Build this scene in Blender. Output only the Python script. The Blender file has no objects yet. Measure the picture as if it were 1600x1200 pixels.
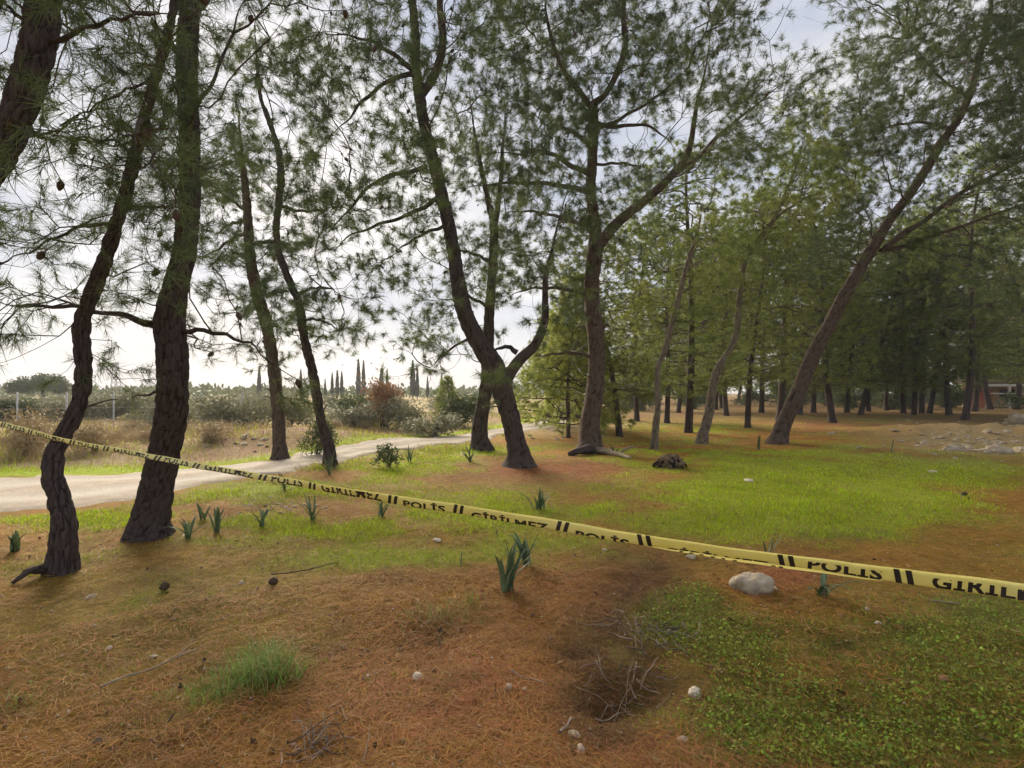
import bpy, bmesh, math, random
import numpy as np
from mathutils import Vector, noise as mnoise

rng = np.random.default_rng(7)
random.seed(7)
PI = math.pi
S = bpy.context.scene
COL = S.collection

# ------------------------------------------------------------------ camera, sky, sun, exposure
F, HOR, CZ = 850.0, 612.0, 1.40          # focal length in photo pixels, horizon row, eye height (m)
cam = bpy.data.cameras.new('camera')
cam.sensor_width = 36.0
cam.lens = F / 1600.0 * 36.0
cam.shift_y = (HOR - 600.0) / 1600.0
cam.clip_start, cam.clip_end = 0.05, 3000.0
camo = bpy.data.objects.new('camera', cam)
COL.objects.link(camo)
camo.location = (0, 0, CZ)
camo.rotation_euler = (PI / 2, 0, 0)
S.camera = camo

SUN_EL, SUN_AZ = math.radians(25), math.radians(-24)     # azimuth measured from +Y towards +X
W = bpy.data.worlds.new('World')
S.world = W
W.use_nodes = True
nt = W.node_tree
nt.nodes.clear()
o_ = nt.nodes.new('ShaderNodeOutputWorld')
bg = nt.nodes.new('ShaderNodeBackground')
sky = nt.nodes.new('ShaderNodeTexSky')
sky.sky_type = 'NISHITA'
sky.sun_disc = False
sky.sun_elevation = SUN_EL
sky.sun_rotation = SUN_AZ
sky.air_density, sky.dust_density, sky.ozone_density = 1.0, 1.6, 1.0
tc = nt.nodes.new('ShaderNodeTexCoord')
mp = nt.nodes.new('ShaderNodeMapping')
mp.inputs['Scale'].default_value = (1.0, 1.0, 2.2)
cn = nt.nodes.new('ShaderNodeTexNoise')
cn.inputs['Scale'].default_value = 2.6
cn.inputs['Detail'].default_value = 6
cn.inputs['Roughness'].default_value = 0.55
cr = nt.nodes.new('ShaderNodeValToRGB')
cr.color_ramp.elements[0].position, cr.color_ramp.elements[1].position = 0.30, 0.68
cr.color_ramp.elements[0].color = (0.93, 0.93, 0.93, 1)
cr.color_ramp.elements[1].color = (0.96, 0.96, 0.96, 1)
mx = nt.nodes.new('ShaderNodeMix')
mx.data_type = 'RGBA'
c2 = nt.nodes.new('ShaderNodeTexNoise')                  # grey-blue and white tones of the thin cloud sheet
c2.inputs['Scale'].default_value = 3.4; c2.inputs['Detail'].default_value = 7; c2.inputs['Roughness'].default_value = 0.58
nt.links.new(mp.outputs['Vector'], c2.inputs['Vector'])
cr2 = nt.nodes.new('ShaderNodeValToRGB')
cr2.color_ramp.elements[0].position, cr2.color_ramp.elements[1].position = 0.34, 0.66
cr2.color_ramp.elements[0].color = (0.19, 0.215, 0.275, 1)
cr2.color_ramp.elements[1].color = (0.36, 0.355, 0.36, 1)
nt.links.new(c2.outputs['Fac'], cr2.inputs['Fac'])
sc_ = nt.nodes.new('ShaderNodeVectorMath'); sc_.operation = 'SCALE'; sc_.inputs['Scale'].default_value = 8.8
nt.links.new(cr2.outputs['Color'], sc_.inputs[0])
nt.links.new(sc_.outputs[0], mx.inputs[7])
nt.links.new(tc.outputs['Generated'], mp.inputs['Vector'])
nt.links.new(mp.outputs['Vector'], cn.inputs['Vector'])
nt.links.new(cn.outputs['Fac'], cr.inputs['Fac'])
nt.links.new(cr.outputs['Color'], mx.inputs['Factor'])
nt.links.new(sky.outputs['Color'], mx.inputs[6])
nt.links.new(mx.outputs[2], bg.inputs['Color'])
nt.links.new(bg.outputs['Background'], o_.inputs['Surface'])
bg.inputs['Strength'].default_value = 0.05

sl = bpy.data.lights.new('sun', 'SUN')
sl.energy = 2.0
sl.angle = math.radians(34)
sl.color = (1.0, 0.88, 0.68)
so = bpy.data.objects.new('sun', sl)
COL.objects.link(so)
sd = Vector((math.sin(SUN_AZ) * math.cos(SUN_EL), math.cos(SUN_AZ) * math.cos(SUN_EL), math.sin(SUN_EL)))
so.rotation_euler = sd.to_track_quat('Z', 'Y').to_euler()
so.location = (-20, 40, 30)

S.view_settings.view_transform = 'Standard'
S.view_settings.look = 'None'
S.view_settings.exposure = 2.45
S.view_settings.gamma = 1.0
S.view_settings.use_curve_mapping = False
S.cycles.use_denoising = True
S.cycles.max_bounces = 6
S.cycles.diffuse_bounces = 3
S.cycles.transparent_max_bounces = 8
S.cycles.volume_bounces = 0
S.cycles.use_adaptive_sampling = True
S.cycles.adaptive_threshold = 0.02

# ------------------------------------------------------------------ numeric helpers
def hash3(ix, iy, iz):
    h = (ix.astype(np.int64) * 374761393 + iy.astype(np.int64) * 668265263 + iz.astype(np.int64) * 2147483647 * 3 + 12345) & 0xFFFFFFFF
    h = ((h ^ (h >> 13)) * 1274126177) & 0xFFFFFFFF
    h = ((h ^ (h >> 16)) * 2246822519) & 0xFFFFFFFF
    return ((h ^ (h >> 15)) & 0xFFFFFF) / float(0xFFFFFF)

def vnoise(x, y, z=None):
    x = np.asarray(x, float); y = np.asarray(y, float)
    z = np.zeros_like(x) if z is None else np.asarray(z, float)
    ix, iy, iz = np.floor(x), np.floor(y), np.floor(z)
    fx, fy, fz = x - ix, y - iy, z - iz
    fx, fy, fz = [f * f * (3 - 2 * f) for f in (fx, fy, fz)]
    r = 0
    for dx in (0, 1):
        for dy in (0, 1):
            for dz in (0, 1):
                w = (fx if dx else 1 - fx) * (fy if dy else 1 - fy) * (fz if dz else 1 - fz)
                r = r + w * hash3(ix + dx, iy + dy, iz + dz)
    return r * 2 - 1

def fbm(x, y, z=None, o=4):
    r, a, k = 0, 0.5, 1.0
    for i in range(o):
        r = r + a * vnoise(np.asarray(x) * k + 17 * i, np.asarray(y) * k - 9 * i, None if z is None else np.asarray(z) * k)
        a *= 0.5; k *= 2.03
    return r

def sstep(a, b, x):
    t = np.clip((np.asarray(x, float) - a) / (b - a), 0, 1)
    return t * t * (3 - 2 * t)

def at(px, py, d):
    """photo pixel at depth d (m along the view axis) -> world point"""
    return np.array([(px - 800.0) / F * d, d, CZ + (HOR - py) / F * d])

def norm(v):
    return v / np.maximum(np.linalg.norm(v, axis=-1, keepdims=True), 1e-9)

# road edges traced on the ground (near edge, far edge)
def flat(px, py):
    d = CZ * F / (py - HOR)
    return np.array([(px - 800) / F * d, d])
ROAD_NEAR = np.array([flat(*p) for p in [(-420, 880), (-200, 838), (0, 806), (150, 796), (290, 768), (420, 746), (560, 718), (700, 698), (800, 680), (865, 666), (905, 657), (950, 650)]])
ROAD_FAR = np.array([flat(*p) for p in [(-420, 764), (-200, 756), (0, 748), (150, 743), (290, 734), (420, 721), (560, 702), (680, 686), (765, 672), (830, 659), (868, 652), (905, 646.5)]])

def resample(P, n):
    P = np.asarray(P, float)
    d = np.r_[0, np.cumsum(np.linalg.norm(np.diff(P, axis=0), axis=1))]
    # catmull-rom through the points, sampled evenly
    out = []
    for s in np.linspace(0, d[-1], n):
        i = min(max(np.searchsorted(d, s) - 1, 0), len(P) - 2)
        t = (s - d[i]) / max(d[i + 1] - d[i], 1e-9)
        p1, p2 = P[i], P[i + 1]
        p0 = P[i - 1] if i > 0 else 2 * p1 - p2
        p3 = P[i + 2] if i + 2 < len(P) else 2 * p2 - p1
        out.append(0.5 * (2 * p1 + (p2 - p0) * t + (2 * p0 - 5 * p1 + 4 * p2 - p3) * t * t + (3 * p1 - p0 - 3 * p2 + p3) * t ** 3))
    return np.array(out)

RN, RF = resample(ROAD_NEAR, 160), resample(ROAD_FAR, 160)
RC = (RN + RF) / 2

def road_dist(x, y):
    x = np.atleast_1d(x); y = np.atleast_1d(y)
    out = np.full(x.shape, 1e9)
    for c, a in zip(RC[::2], np.linalg.norm(RN - RF, axis=1)[::2] / 2):
        out = np.minimum(out, np.hypot(x - c[0], y - c[1]) - a)
    return out

HOLLOWS = [flat(905, 1032), flat(975, 1095), flat(940, 1120), flat(1310, 1020), flat(1000, 960), flat(680, 1010), flat(1025, 1035)]
HSIZE = [(0.09, 0.045), (0.15, 0.085), (0.10, 0.06), (0.08, 0.04), (0.12, 0.03), (0.2, 0.025), (0.07, 0.05)]

def ground_z(x, y):
    x = np.asarray(x, float); y = np.asarray(y, float)
    sh = x.shape
    x = x.ravel(); y = y.ravel()
    r = np.hypot(x, y)
    rd = sstep(0.0, 1.2, road_dist(x, y))
    z = 0.05 * vnoise(x / 3.1 + 5, y / 3.1) + rd * (0.018 * vnoise(x / 0.7, y / 0.7 + 3) + 0.010 * vnoise(x / 0.23, y / 0.23)) * sstep(60, 20, r)
    z += 0.012 * sstep(9, 3, r) * rd * fbm(x / 0.11, y / 0.11, o=2)
    z += 0.25 * vnoise(x / 22, y / 22 + 8) * sstep(18, 45, r)
    # low bank beyond the road on the left, heap of rubble on the right, apron at the central trees
    z += 0.42 * np.exp(-(((x + 5.8) / 2.6) ** 2 + ((y - 14.6) / 1.8) ** 2))
    z += 0.22 * np.exp(-(((x + 11) / 4.0) ** 2 + ((y - 12.4) / 1.6) ** 2))
    z += (0.36 + 0.12 * vnoise(x / 0.9, y / 0.9) + 0.10 * vnoise(x / 0.35, y / 0.35)) * np.exp(-(((x - 14.5) / 3.2) ** 2 + ((y - 17.0) / 2.4) ** 2))
    z += 0.06 * np.exp(-(((x - 0.6) / 2.2) ** 2 + ((y - 11.0) / 1.6) ** 2))
    for (hx, hy), (hr, hd) in zip(HOLLOWS, HSIZE):
        z -= hd * np.exp(-(((x - hx) / hr) ** 2 + ((y - hy) / hr) ** 2))
    return z.reshape(sh)

def on_ground(px, py):
    """photo pixel of a foot point -> (x, y, z) on the terrain"""
    d = CZ * F / (py - HOR)
    for _ in range(6):
        x = (px - 800) / F * d
        z = float(ground_z(np.array([x]), np.array([d]))[0])
        d = 0.5 * d + 0.5 * (CZ - z) * F / (py - HOR)
    x = (px - 800) / F * d
    return np.array([x, d, float(ground_z(np.array([x]), np.array([d]))[0])])

# ------------------------------------------------------------------ mesh helpers
def make_mesh(name, V, faces, attrs=None, smooth=False):
    """faces: list of (n, k) int arrays (k corners each)"""
    me = bpy.data.meshes.new(name)
    V = np.asarray(V, np.float32)
    me.vertices.add(len(V))
    me.vertices.foreach_set('co', V.ravel())
    faces = [np.asarray(f, np.int32) for f in faces if len(f)]
    nl = sum(f.size for f in faces)
    npoly = sum(len(f) for f in faces)
    me.loops.add(nl)
    me.polygons.add(npoly)
    me.loops.foreach_set('vertex_index', np.concatenate([f.ravel() for f in faces]))
    starts, c = [], 0
    for f in faces:
        starts.append(c + np.arange(len(f)) * f.shape[1])
        c += f.size
    me.polygons.foreach_set('loop_start', np.concatenate(starts).astype(np.int32))
    me.polygons.foreach_set('use_smooth', np.full(npoly, smooth, bool))
    me.update(calc_edges=True)
    for k, v in (attrs or {}).items():
        v = np.asarray(v, np.float32)
        if v.ndim == 1:
            a = me.attributes.new(k, 'FLOAT', 'POINT')
            a.data.foreach_set('value', v)
        else:
            a = me.attributes.new(k, 'FLOAT_COLOR', 'POINT')
            if v.shape[1] == 3:
                v = np.c_[v, np.ones(len(v), np.float32)]
            a.data.foreach_set('color', v.ravel())
    return me

def link(name, data, parent=None, mat=None, loc=(0, 0, 0)):
    o = bpy.data.objects.new(name, data)
    COL.objects.link(o)
    o.location = loc
    if parent is not None:
        o.parent = parent
    if mat is not None and data is not None:
        data.materials.clear()
        data.materials.append(mat)
    return o

def tag(o, label=None, cat=None, group=None, kind=None):
    if label: o['label'] = label
    if cat: o['category'] = cat
    if group: o['group'] = group
    if kind: o['kind'] = kind
    return o

def empty(name, loc):
    o = bpy.data.objects.new(name, None)
    COL.objects.link(o)
    o.location = [float(c) for c in loc]
    o.empty_display_size = 0.2
    return o

def copy_thing(src, loc, rz=0, sc=1.0, tilt=(0, 0)):
    c = src.copy()
    COL.objects.link(c)
    c.location = [float(v) for v in loc]
    c.rotation_euler = (tilt[0], tilt[1], rz)
    c.scale = (sc, sc, sc) if np.isscalar(sc) else sc
    for ch in src.children:
        k = ch.copy()
        COL.objects.link(k)
        k.parent = c
        for g in ch.children:
            q = g.copy()
            COL.objects.link(q)
            q.parent = k
    return c

class MB:
    def __init__(s): s.V, s.Q, s.T, s.n = [], [], [], 0
    def add(s, V, Q=None, T=None):
        s.V.append(np.asarray(V, float))
        if Q is not None and len(Q): s.Q.append(np.asarray(Q) + s.n)
        if T is not None and len(T): s.T.append(np.asarray(T) + s.n)
        s.n += len(V)
    def box(s, c, h, rz=0.0):
        c = np.asarray(c, float)
        v = np.array([[x, y, z] for x in (-1, 1) for y in (-1, 1) for z in (-1, 1)], float) * np.asarray(h, float)
        cs, sn = math.cos(rz), math.sin(rz)
        v = np.c_[v[:, 0] * cs - v[:, 1] * sn, v[:, 0] * sn + v[:, 1] * cs, v[:, 2]] + c
        s.add(v, [[0, 1, 3, 2], [4, 6, 7, 5], [0, 4, 5, 1], [2, 3, 7, 6], [0, 2, 6, 4], [1, 5, 7, 3]])
    def mesh(s, name, smooth=False, attrs=None):
        fs = []
        if s.Q: fs.append(np.concatenate(s.Q))
        if s.T: fs.append(np.concatenate(s.T))
        return make_mesh(name, np.concatenate(s.V), fs, attrs, smooth)

def frames(P):
    T = norm(np.gradient(P, axis=0))
    ref = np.array([1.0, 0, 0]) if abs(T[0][0]) < 0.9 else np.array([0, 1.0, 0])
    U = [norm(np.cross(T[0], ref))]
    for i in range(1, len(P)):
        u = U[-1] - T[i] * np.dot(U[-1], T[i])
        U.append(norm(u))
    U = np.array(U)
    return T, U, np.cross(T, U)

def tube(P, R, sides, cap=True):
    T, U, B = frames(P)
    a = np.linspace(0, 2 * PI, sides, endpoint=False)
    ring = np.cos(a)[None, :, None] * U[:, None, :] + np.sin(a)[None, :, None] * B[:, None, :]
    R = np.asarray(R)
    V = P[:, None, :] + ring * (R[:, None, None] if R.ndim == 1 else R[:, :, None])
    n = len(P)
    i, j = np.meshgrid(np.arange(n - 1), np.arange(sides), indexing='ij')
    j2 = (j + 1) % sides
    Q = np.stack([i * sides + j, i * sides + j2, (i + 1) * sides + j2, (i + 1) * sides + j], -1).reshape(-1, 4)
    V = V.reshape(-1, 3)
    Tt = []
    if cap:
        V = np.vstack([V, P[-1] + T[-1] * float(np.mean(R[-1])) * 0.5])
        k = np.arange(sides)
        Tt = np.stack([(n - 1) * sides + k, (n - 1) * sides + (k + 1) % sides, np.full(sides, n * sides)], -1)
    return V, Q, Tt

def prisms(P0, P1, R0, R1, sides):
    """open prisms for many segments at once"""
    D = norm(P1 - P0)
    ref = np.where(np.abs(D[:, 2:3]) < 0.9, np.array([[0, 0, 1.0]]), np.array([[1.0, 0, 0]]))
    U = norm(np.cross(D, ref)); B = np.cross(D, U)
    a = np.linspace(0, 2 * PI, sides, endpoint=False)
    ring = np.cos(a)[None, :, None] * U[:, None, :] + np.sin(a)[None, :, None] * B[:, None, :]
    A = P0[:, None, :] + ring * R0[:, None, None]
    C = P1[:, None, :] + ring * R1[:, None, None]
    n = len(P0)
    V = np.concatenate([A, C], 1).reshape(-1, 3)
    k = np.arange(sides); k2 = (k + 1) % sides
    q = np.stack([k, k2, sides + k2, sides + k], -1)
    Q = (q[None] + (np.arange(n) * 2 * sides)[:, None, None]).reshape(-1, 4)
    return V, Q

# ------------------------------------------------------------------ materials
def new_mat(name):
    m = bpy.data.materials.new(name)
    m.use_nodes = True
    t = m.node_tree
    b = t.nodes['Principled BSDF']
    return m, t, b, t.nodes['Material Output']

def node(t, kind, **kw):
    n = t.nodes.new(kind)
    for k, v in kw.items():
        if k in n.inputs: n.inputs[k].default_value = v
        else: setattr(n, k, v)
    return n

def mixrgb(t, fac, a, b, blend='MIX'):
    n = t.nodes.new('ShaderNodeMix')
    n.data_type = 'RGBA'; n.blend_type = blend
    for sock, v in ((n.inputs[0], fac), (n.inputs[6], a), (n.inputs[7], b)):
        if hasattr(v, 'links'): t.links.new(v, sock)
        elif isinstance(v, (int, float)): sock.default_value = v
        else: sock.default_value = tuple(v) + (1,) if len(v) == 3 else v
    return n.outputs[2]

def ramp(t, src, stops):
    r = t.nodes.new('ShaderNodeValToRGB')
    e = r.color_ramp.elements
    while len(e) < len(stops): e.new(0.5)
    for k, (p, c) in zip(e, stops):
        k.position = p; k.color = tuple(c) + (1,) if len(c) == 3 else c
    t.links.new(src, r.inputs[0])
    return r.outputs[0]

def tex(t, scale, detail=4, rough=0.6, coord='Object', stretch=None, kind='ShaderNodeTexNoise'):
    c = t.nodes.new('ShaderNodeTexCoord')
    v = c.outputs[coord]
    if stretch:
        m = t.nodes.new('ShaderNodeMapping')
        m.inputs['Scale'].default_value = stretch
        t.links.new(v, m.inputs['Vector']); v = m.outputs['Vector']
    n = t.nodes.new(kind)
    n.inputs['Scale'].default_value = scale
    if 'Detail' in n.inputs: n.inputs['Detail'].default_value = detail
    if 'Roughness' in n.inputs: n.inputs['Roughness'].default_value = rough
    t.links.new(v, n.inputs['Vector'])
    return n

def bump(t, b, src, strength, dist):
    n = t.nodes.new('ShaderNodeBump')
    n.inputs['Strength'].default_value = strength
    n.inputs['Distance'].default_value = dist
    t.links.new(src, n.inputs['Height'])
    t.links.new(n.outputs['Normal'], b.inputs['Normal'])

def simple(name, c1, c2, scale=6, rough=0.85, bstr=0.4, bdist=0.02, stretch=None, spec=0.2):
    m, t, b, o = new_mat(name)
    n = tex(t, scale, 6, 0.65, stretch=stretch)
    t.links.new(ramp(t, n.outputs['Fac'], [(0.3, c1), (0.7, c2)]), b.inputs['Base Color'])
    b.inputs['Roughness'].default_value = rough
    b.inputs['Specular IOR Level'].default_value = spec
    bump(t, b, n.outputs['Fac'], bstr, bdist)
    return m

def bark(name, crack, plate, pale):
    m, t, b, o = new_mat(name)
    at_ = t.nodes.new('ShaderNodeAttribute'); at_.attribute_name = 'bark'
    v = tex(t, 26, stretch=(1, 1, 0.28), kind='ShaderNodeTexVoronoi')
    v.feature = 'DISTANCE_TO_EDGE'
    n = tex(t, 40, 6, 0.7, stretch=(1, 1, 0.35))
    n2 = tex(t, 1.7, 3, 0.6)
    c = mixrgb(t, ramp(t, n.outputs['Fac'], [(0.35, (0, 0, 0)), (0.7, (1, 1, 1))]), plate, pale)
    c = mixrgb(t, ramp(t, n2.outputs['Fac'], [(0.4, (0, 0, 0)), (0.75, (0.6, 0.6, 0.6))]), c, tuple(0.8 * x for x in pale))
    c = mixrgb(t, ramp(t, at_.outputs['Fac'], [(0.0, (0, 0, 0)), (0.35, (1, 1, 1))]), crack, c)
    t.links.new(c, b.inputs['Base Color'])
    b.inputs['Roughness'].default_value = 0.95
    b.inputs['Specular IOR Level'].default_value = 0.12
    ad = t.nodes.new('ShaderNodeMath'); ad.operation = 'MULTIPLY_ADD'
    ad.inputs[1].default_value = 0.6
    t.links.new(ramp(t, v.outputs['Distance'], [(0.0, (0, 0, 0)), (0.25, (1, 1, 1))]), ad.inputs[0])
    t.links.new(n.outputs['Fac'], ad.inputs[2])
    bump(t, b, ad.outputs[0], 0.7, 0.02)
    return m

def leafy(name, c1, c2, trans=0.3, rough=0.6, attr='tint'):
    """leaf or needle material; per-clump tint picks between two real leaf colours"""
    m, t, b, o = new_mat(name)
    a = t.nodes.new('ShaderNodeAttribute'); a.attribute_name = attr
    c = mixrgb(t, a.outputs['Fac'], c1, c2)
    t.links.new(c, b.inputs['Base Color'])
    b.inputs['Roughness'].default_value = rough
    b.inputs['Specular IOR Level'].default_value = 0.25
    tr = t.nodes.new('ShaderNodeBsdfTranslucent')
    t.links.new(c, tr.inputs['Color'])
    mix = t.nodes.new('ShaderNodeMixShader')
    mix.inputs[0].default_value = trans
    t.links.new(b.outputs[0], mix.inputs[1]); t.links.new(tr.outputs[0], mix.inputs[2])
    t.links.new(mix.outputs[0], o.inputs['Surface'])
    return m

def colored(name, trans=0.25, rough=0.7):
    """blade material that takes its real colour from the per-blade attribute"""
    m, t, b, o = new_mat(name)
    a = t.nodes.new('ShaderNodeAttribute'); a.attribute_name = 'col'
    t.links.new(a.outputs['Color'], b.inputs['Base Color'])
    b.inputs['Roughness'].default_value = rough
    b.inputs['Specular IOR Level'].default_value = 0.2
    tr = t.nodes.new('ShaderNodeBsdfTranslucent')
    t.links.new(a.outputs['Color'], tr.inputs['Color'])
    mix = t.nodes.new('ShaderNodeMixShader')
    mix.inputs[0].default_value = trans
    t.links.new(b.outputs[0], mix.inputs[1]); t.links.new(tr.outputs[0], mix.inputs[2])
    t.links.new(mix.outputs[0], o.inputs['Surface'])
    return m

M = {}
M['bark_dark'] = bark('bark_dark', (0.018, 0.013, 0.012), (0.050, 0.037, 0.034), (0.105, 0.083, 0.074))
M['bark_brown'] = bark('bark_brown', (0.028, 0.019, 0.015), (0.075, 0.051, 0.040), (0.155, 0.118, 0.092))
M['bark_pale'] = bark('bark_pale', (0.06, 0.048, 0.036), (0.16, 0.125, 0.09), (0.27, 0.22, 0.165))
M['twig'] = simple('twig', (0.055, 0.042, 0.035), (0.12, 0.09, 0.07), 30, 0.9, 0.3, 0.004)
M['needles'] = leafy('pine_needles', (0.07, 0.105, 0.042), (0.145, 0.185, 0.058), 0.30)
M['needles_light'] = leafy('pine_needles_light', (0.13, 0.18, 0.042), (0.24, 0.27, 0.062), 0.45)
M['needles_wood'] = leafy('pine_needles_wood', (0.11, 0.145, 0.036), (0.23, 0.245, 0.055), 0.5)
M['needles_young'] = leafy('pine_needles_young', (0.19, 0.24, 0.05), (0.33, 0.35, 0.08), 0.5)
M['cone'] = simple('cone', (0.05, 0.032, 0.022), (0.12, 0.08, 0.05), 60, 0.9, 0.5, 0.01)
M['blade'] = colored('grass_blade', 0.30)
M['litter'] = colored('litter_needle', 0.05, 0.75)
M['bush_grey'] = leafy('bush_grey_green', (0.15, 0.16, 0.10), (0.26, 0.25, 0.15), 0.25)
M['bush_green'] = leafy('bush_green', (0.065, 0.095, 0.035), (0.13, 0.155, 0.055), 0.25)
M['bush_rust'] = leafy('bush_rust', (0.20, 0.105, 0.055), (0.32, 0.19, 0.10), 0.25)
M['bush_tan'] = leafy('bush_tan', (0.24, 0.17, 0.09), (0.38, 0.29, 0.16), 0.2)
M['cypress'] = leafy('cypress_green', (0.035, 0.052, 0.024), (0.075, 0.090, 0.04), 0.15)
M['strap'] = leafy('strap_leaf', (0.06, 0.10, 0.05), (0.13, 0.18, 0.09), 0.15, 0.45)
M['stone'] = simple('stone', (0.27, 0.21, 0.14), (0.50, 0.42, 0.31), 14, 0.9, 0.6, 0.02)
M['stone_pale'] = simple('stone_pale', (0.42, 0.34, 0.24), (0.62, 0.54, 0.42), 18, 0.9, 0.5, 0.01)
M['log'] = simple('log_wood', (0.22, 0.17, 0.12), (0.46, 0.38, 0.28), 12, 0.95, 0.8, 0.02, stretch=(3, 0.6, 3))
M['stick'] = simple('stick_wood', (0.16, 0.12, 0.09), (0.36, 0.29, 0.22), 25, 0.95, 0.5, 0.01)
M['metal'] = simple('galvanised', (0.35, 0.36, 0.37), (0.48, 0.49, 0.50), 20, 0.5, 0.1, 0.002)

# ------------------------------------------------------------------ ground zones (real ground cover, placed on the plan)
def to_px(x, y):
    y = np.maximum(y, 0.6)
    return 800 + F * x / y, HOR + CZ * F / y
GREEN = [(1300, 745, 250, 48, 1.15), (1200, 800, 200, 42, 0.95), (1010, 712, 120, 22, 0.45), (1450, 820, 150, 40, 0.45), (700, 805, 240, 36, 0.42),
         (520, 835, 170, 26, 0.36), (860, 845, 170, 34, 0.38), (640, 880, 180, 24, 0.38), (100, 815, 260, 20, 1.0), (400, 768, 130, 20, 0.85), (600, 730, 110, 20, 1.0),
         (720, 705, 110, 10, 0.9), (1130, 672, 110, 8, 0.5), (1380, 655, 160, 6, 0.7), (990, 672, 60, 12, 0.6), (1580, 760, 90, 40, 0.4), (560, 870, 280, 48, 0.30), (260, 955, 220, 40, 0.22), (900, 800, 200, 30, 0.22)]
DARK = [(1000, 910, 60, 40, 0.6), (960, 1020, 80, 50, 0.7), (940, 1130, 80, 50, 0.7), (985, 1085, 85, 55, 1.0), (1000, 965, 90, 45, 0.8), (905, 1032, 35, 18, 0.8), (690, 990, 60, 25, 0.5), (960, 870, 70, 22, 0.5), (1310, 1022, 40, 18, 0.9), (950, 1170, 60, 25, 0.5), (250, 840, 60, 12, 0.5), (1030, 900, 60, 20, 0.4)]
CLOVER = [(1370, 1090, 240, 110, 1.05), (1075, 955, 62, 42, 1.1), (1570, 965, 80, 55, 0.8), (1190, 1150, 110, 55, 0.75), (1240, 1000, 90, 40, 0.5), (1600, 1150, 170, 120, 0.9), (1480, 1010, 130, 50, 0.7), (1130, 1010, 80, 50, 0.7), (1330, 1180, 160, 40, 0.6), (1330, 840, 100, 22, 0.6)]
TUFT = [(418, 1052, 40, 30, 1.5), (372, 1078, 52, 22, 1.1), (310, 1100, 70, 18, 0.65), (480, 1065, 40, 18, 0.5), (60, 1085, 60, 25, 0.35), (690, 965, 70, 20, 0.5), (745, 950, 40, 16, 0.4), (345, 1130, 60, 15, 0.3), (640, 985, 40, 18, 0.35)]
TAN = [(1520, 685, 140, 26, 1.2), (860, 672, 70, 9, 1.1), (960, 664, 80, 6, 0.6), (420, 790, 70, 10, 0.5)]
RED = [(850, 735, 190, 15, 1.2), (1235, 905, 60, 30, 1.3), (700, 1085, 160, 90, 0.9), (1270, 668, 150, 11, 1.0), (1050, 1180, 200, 60, 0.5), (940, 930, 140, 60, 0.45), (1500, 650, 120, 6, 0.6), (1230, 715, 60, 10, 0.4)]

def blobs(L, px, py):
    r = np.zeros_like(px)
    for cx, cy, rx, ry, a in L:
        r = r + a * np.exp(-(((px - cx) / rx) ** 2 + ((py - cy) / ry) ** 2) * 0.9)
    return r

def zones(x, y):
    px, py = to_px(x, y)
    n1 = fbm(x / 0.9 + 3, y / 0.9, o=3); n2 = fbm(x / 0.28, y / 0.28 + 7, o=3); n3 = fbm(x / 4.0, y / 4.0 + 2, o=3)
    g = blobs(GREEN, px, py) + 0.75 * n1 + 0.40 * n2
    g = np.clip(g, 0, 1.3) * sstep(-5, 30, 1180 - py)
    cl = np.clip(blobs(CLOVER, px, py) + 0.6 * n1 + 0.4 * n2 - 0.12, 0, 1.2) * (py > 800)
    tf = np.clip(blobs(TUFT, px, py) + 0.25 * n2 - 0.05, 0, 1.4) * (py > 900)
    tn = np.clip(blobs(TAN, px, py) + 0.35 * n1, 0, 1)
    # field beyond the road
    beyond = field(x, y)
    rd = np.clip(blobs(RED, px, py) + 0.5 * n1, 0, 1)
    return g, cl, tf, tn, rd, beyond, n1, n2, n3

def field(x, y):
    """1 on the far (left) side of the road"""
    xs = np.interp(y, RF[:, 1], RF[:, 0], left=RF[0, 0], right=RF[-1, 0])
    xl = np.where(y > RF[-1, 1], RF[-1, 0] + (y - RF[-1, 1]) * 0.10, xs)
    return sstep(0.15, -0.35, x - xl) * (y > 5)

C_LIT = np.array([0.345, 0.170, 0.034]); C_RED = np.array([0.33, 0.12, 0.05]); C_GRN = np.array([0.295, 0.38, 0.012]); C_OLV = np.array([0.26, 0.225, 0.028])
C_TAN = np.array([0.40, 0.31, 0.17]); C_CLV = np.array([0.12, 0.17, 0.025]); C_PINK = np.array([0.36, 0.235, 0.14])

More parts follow.
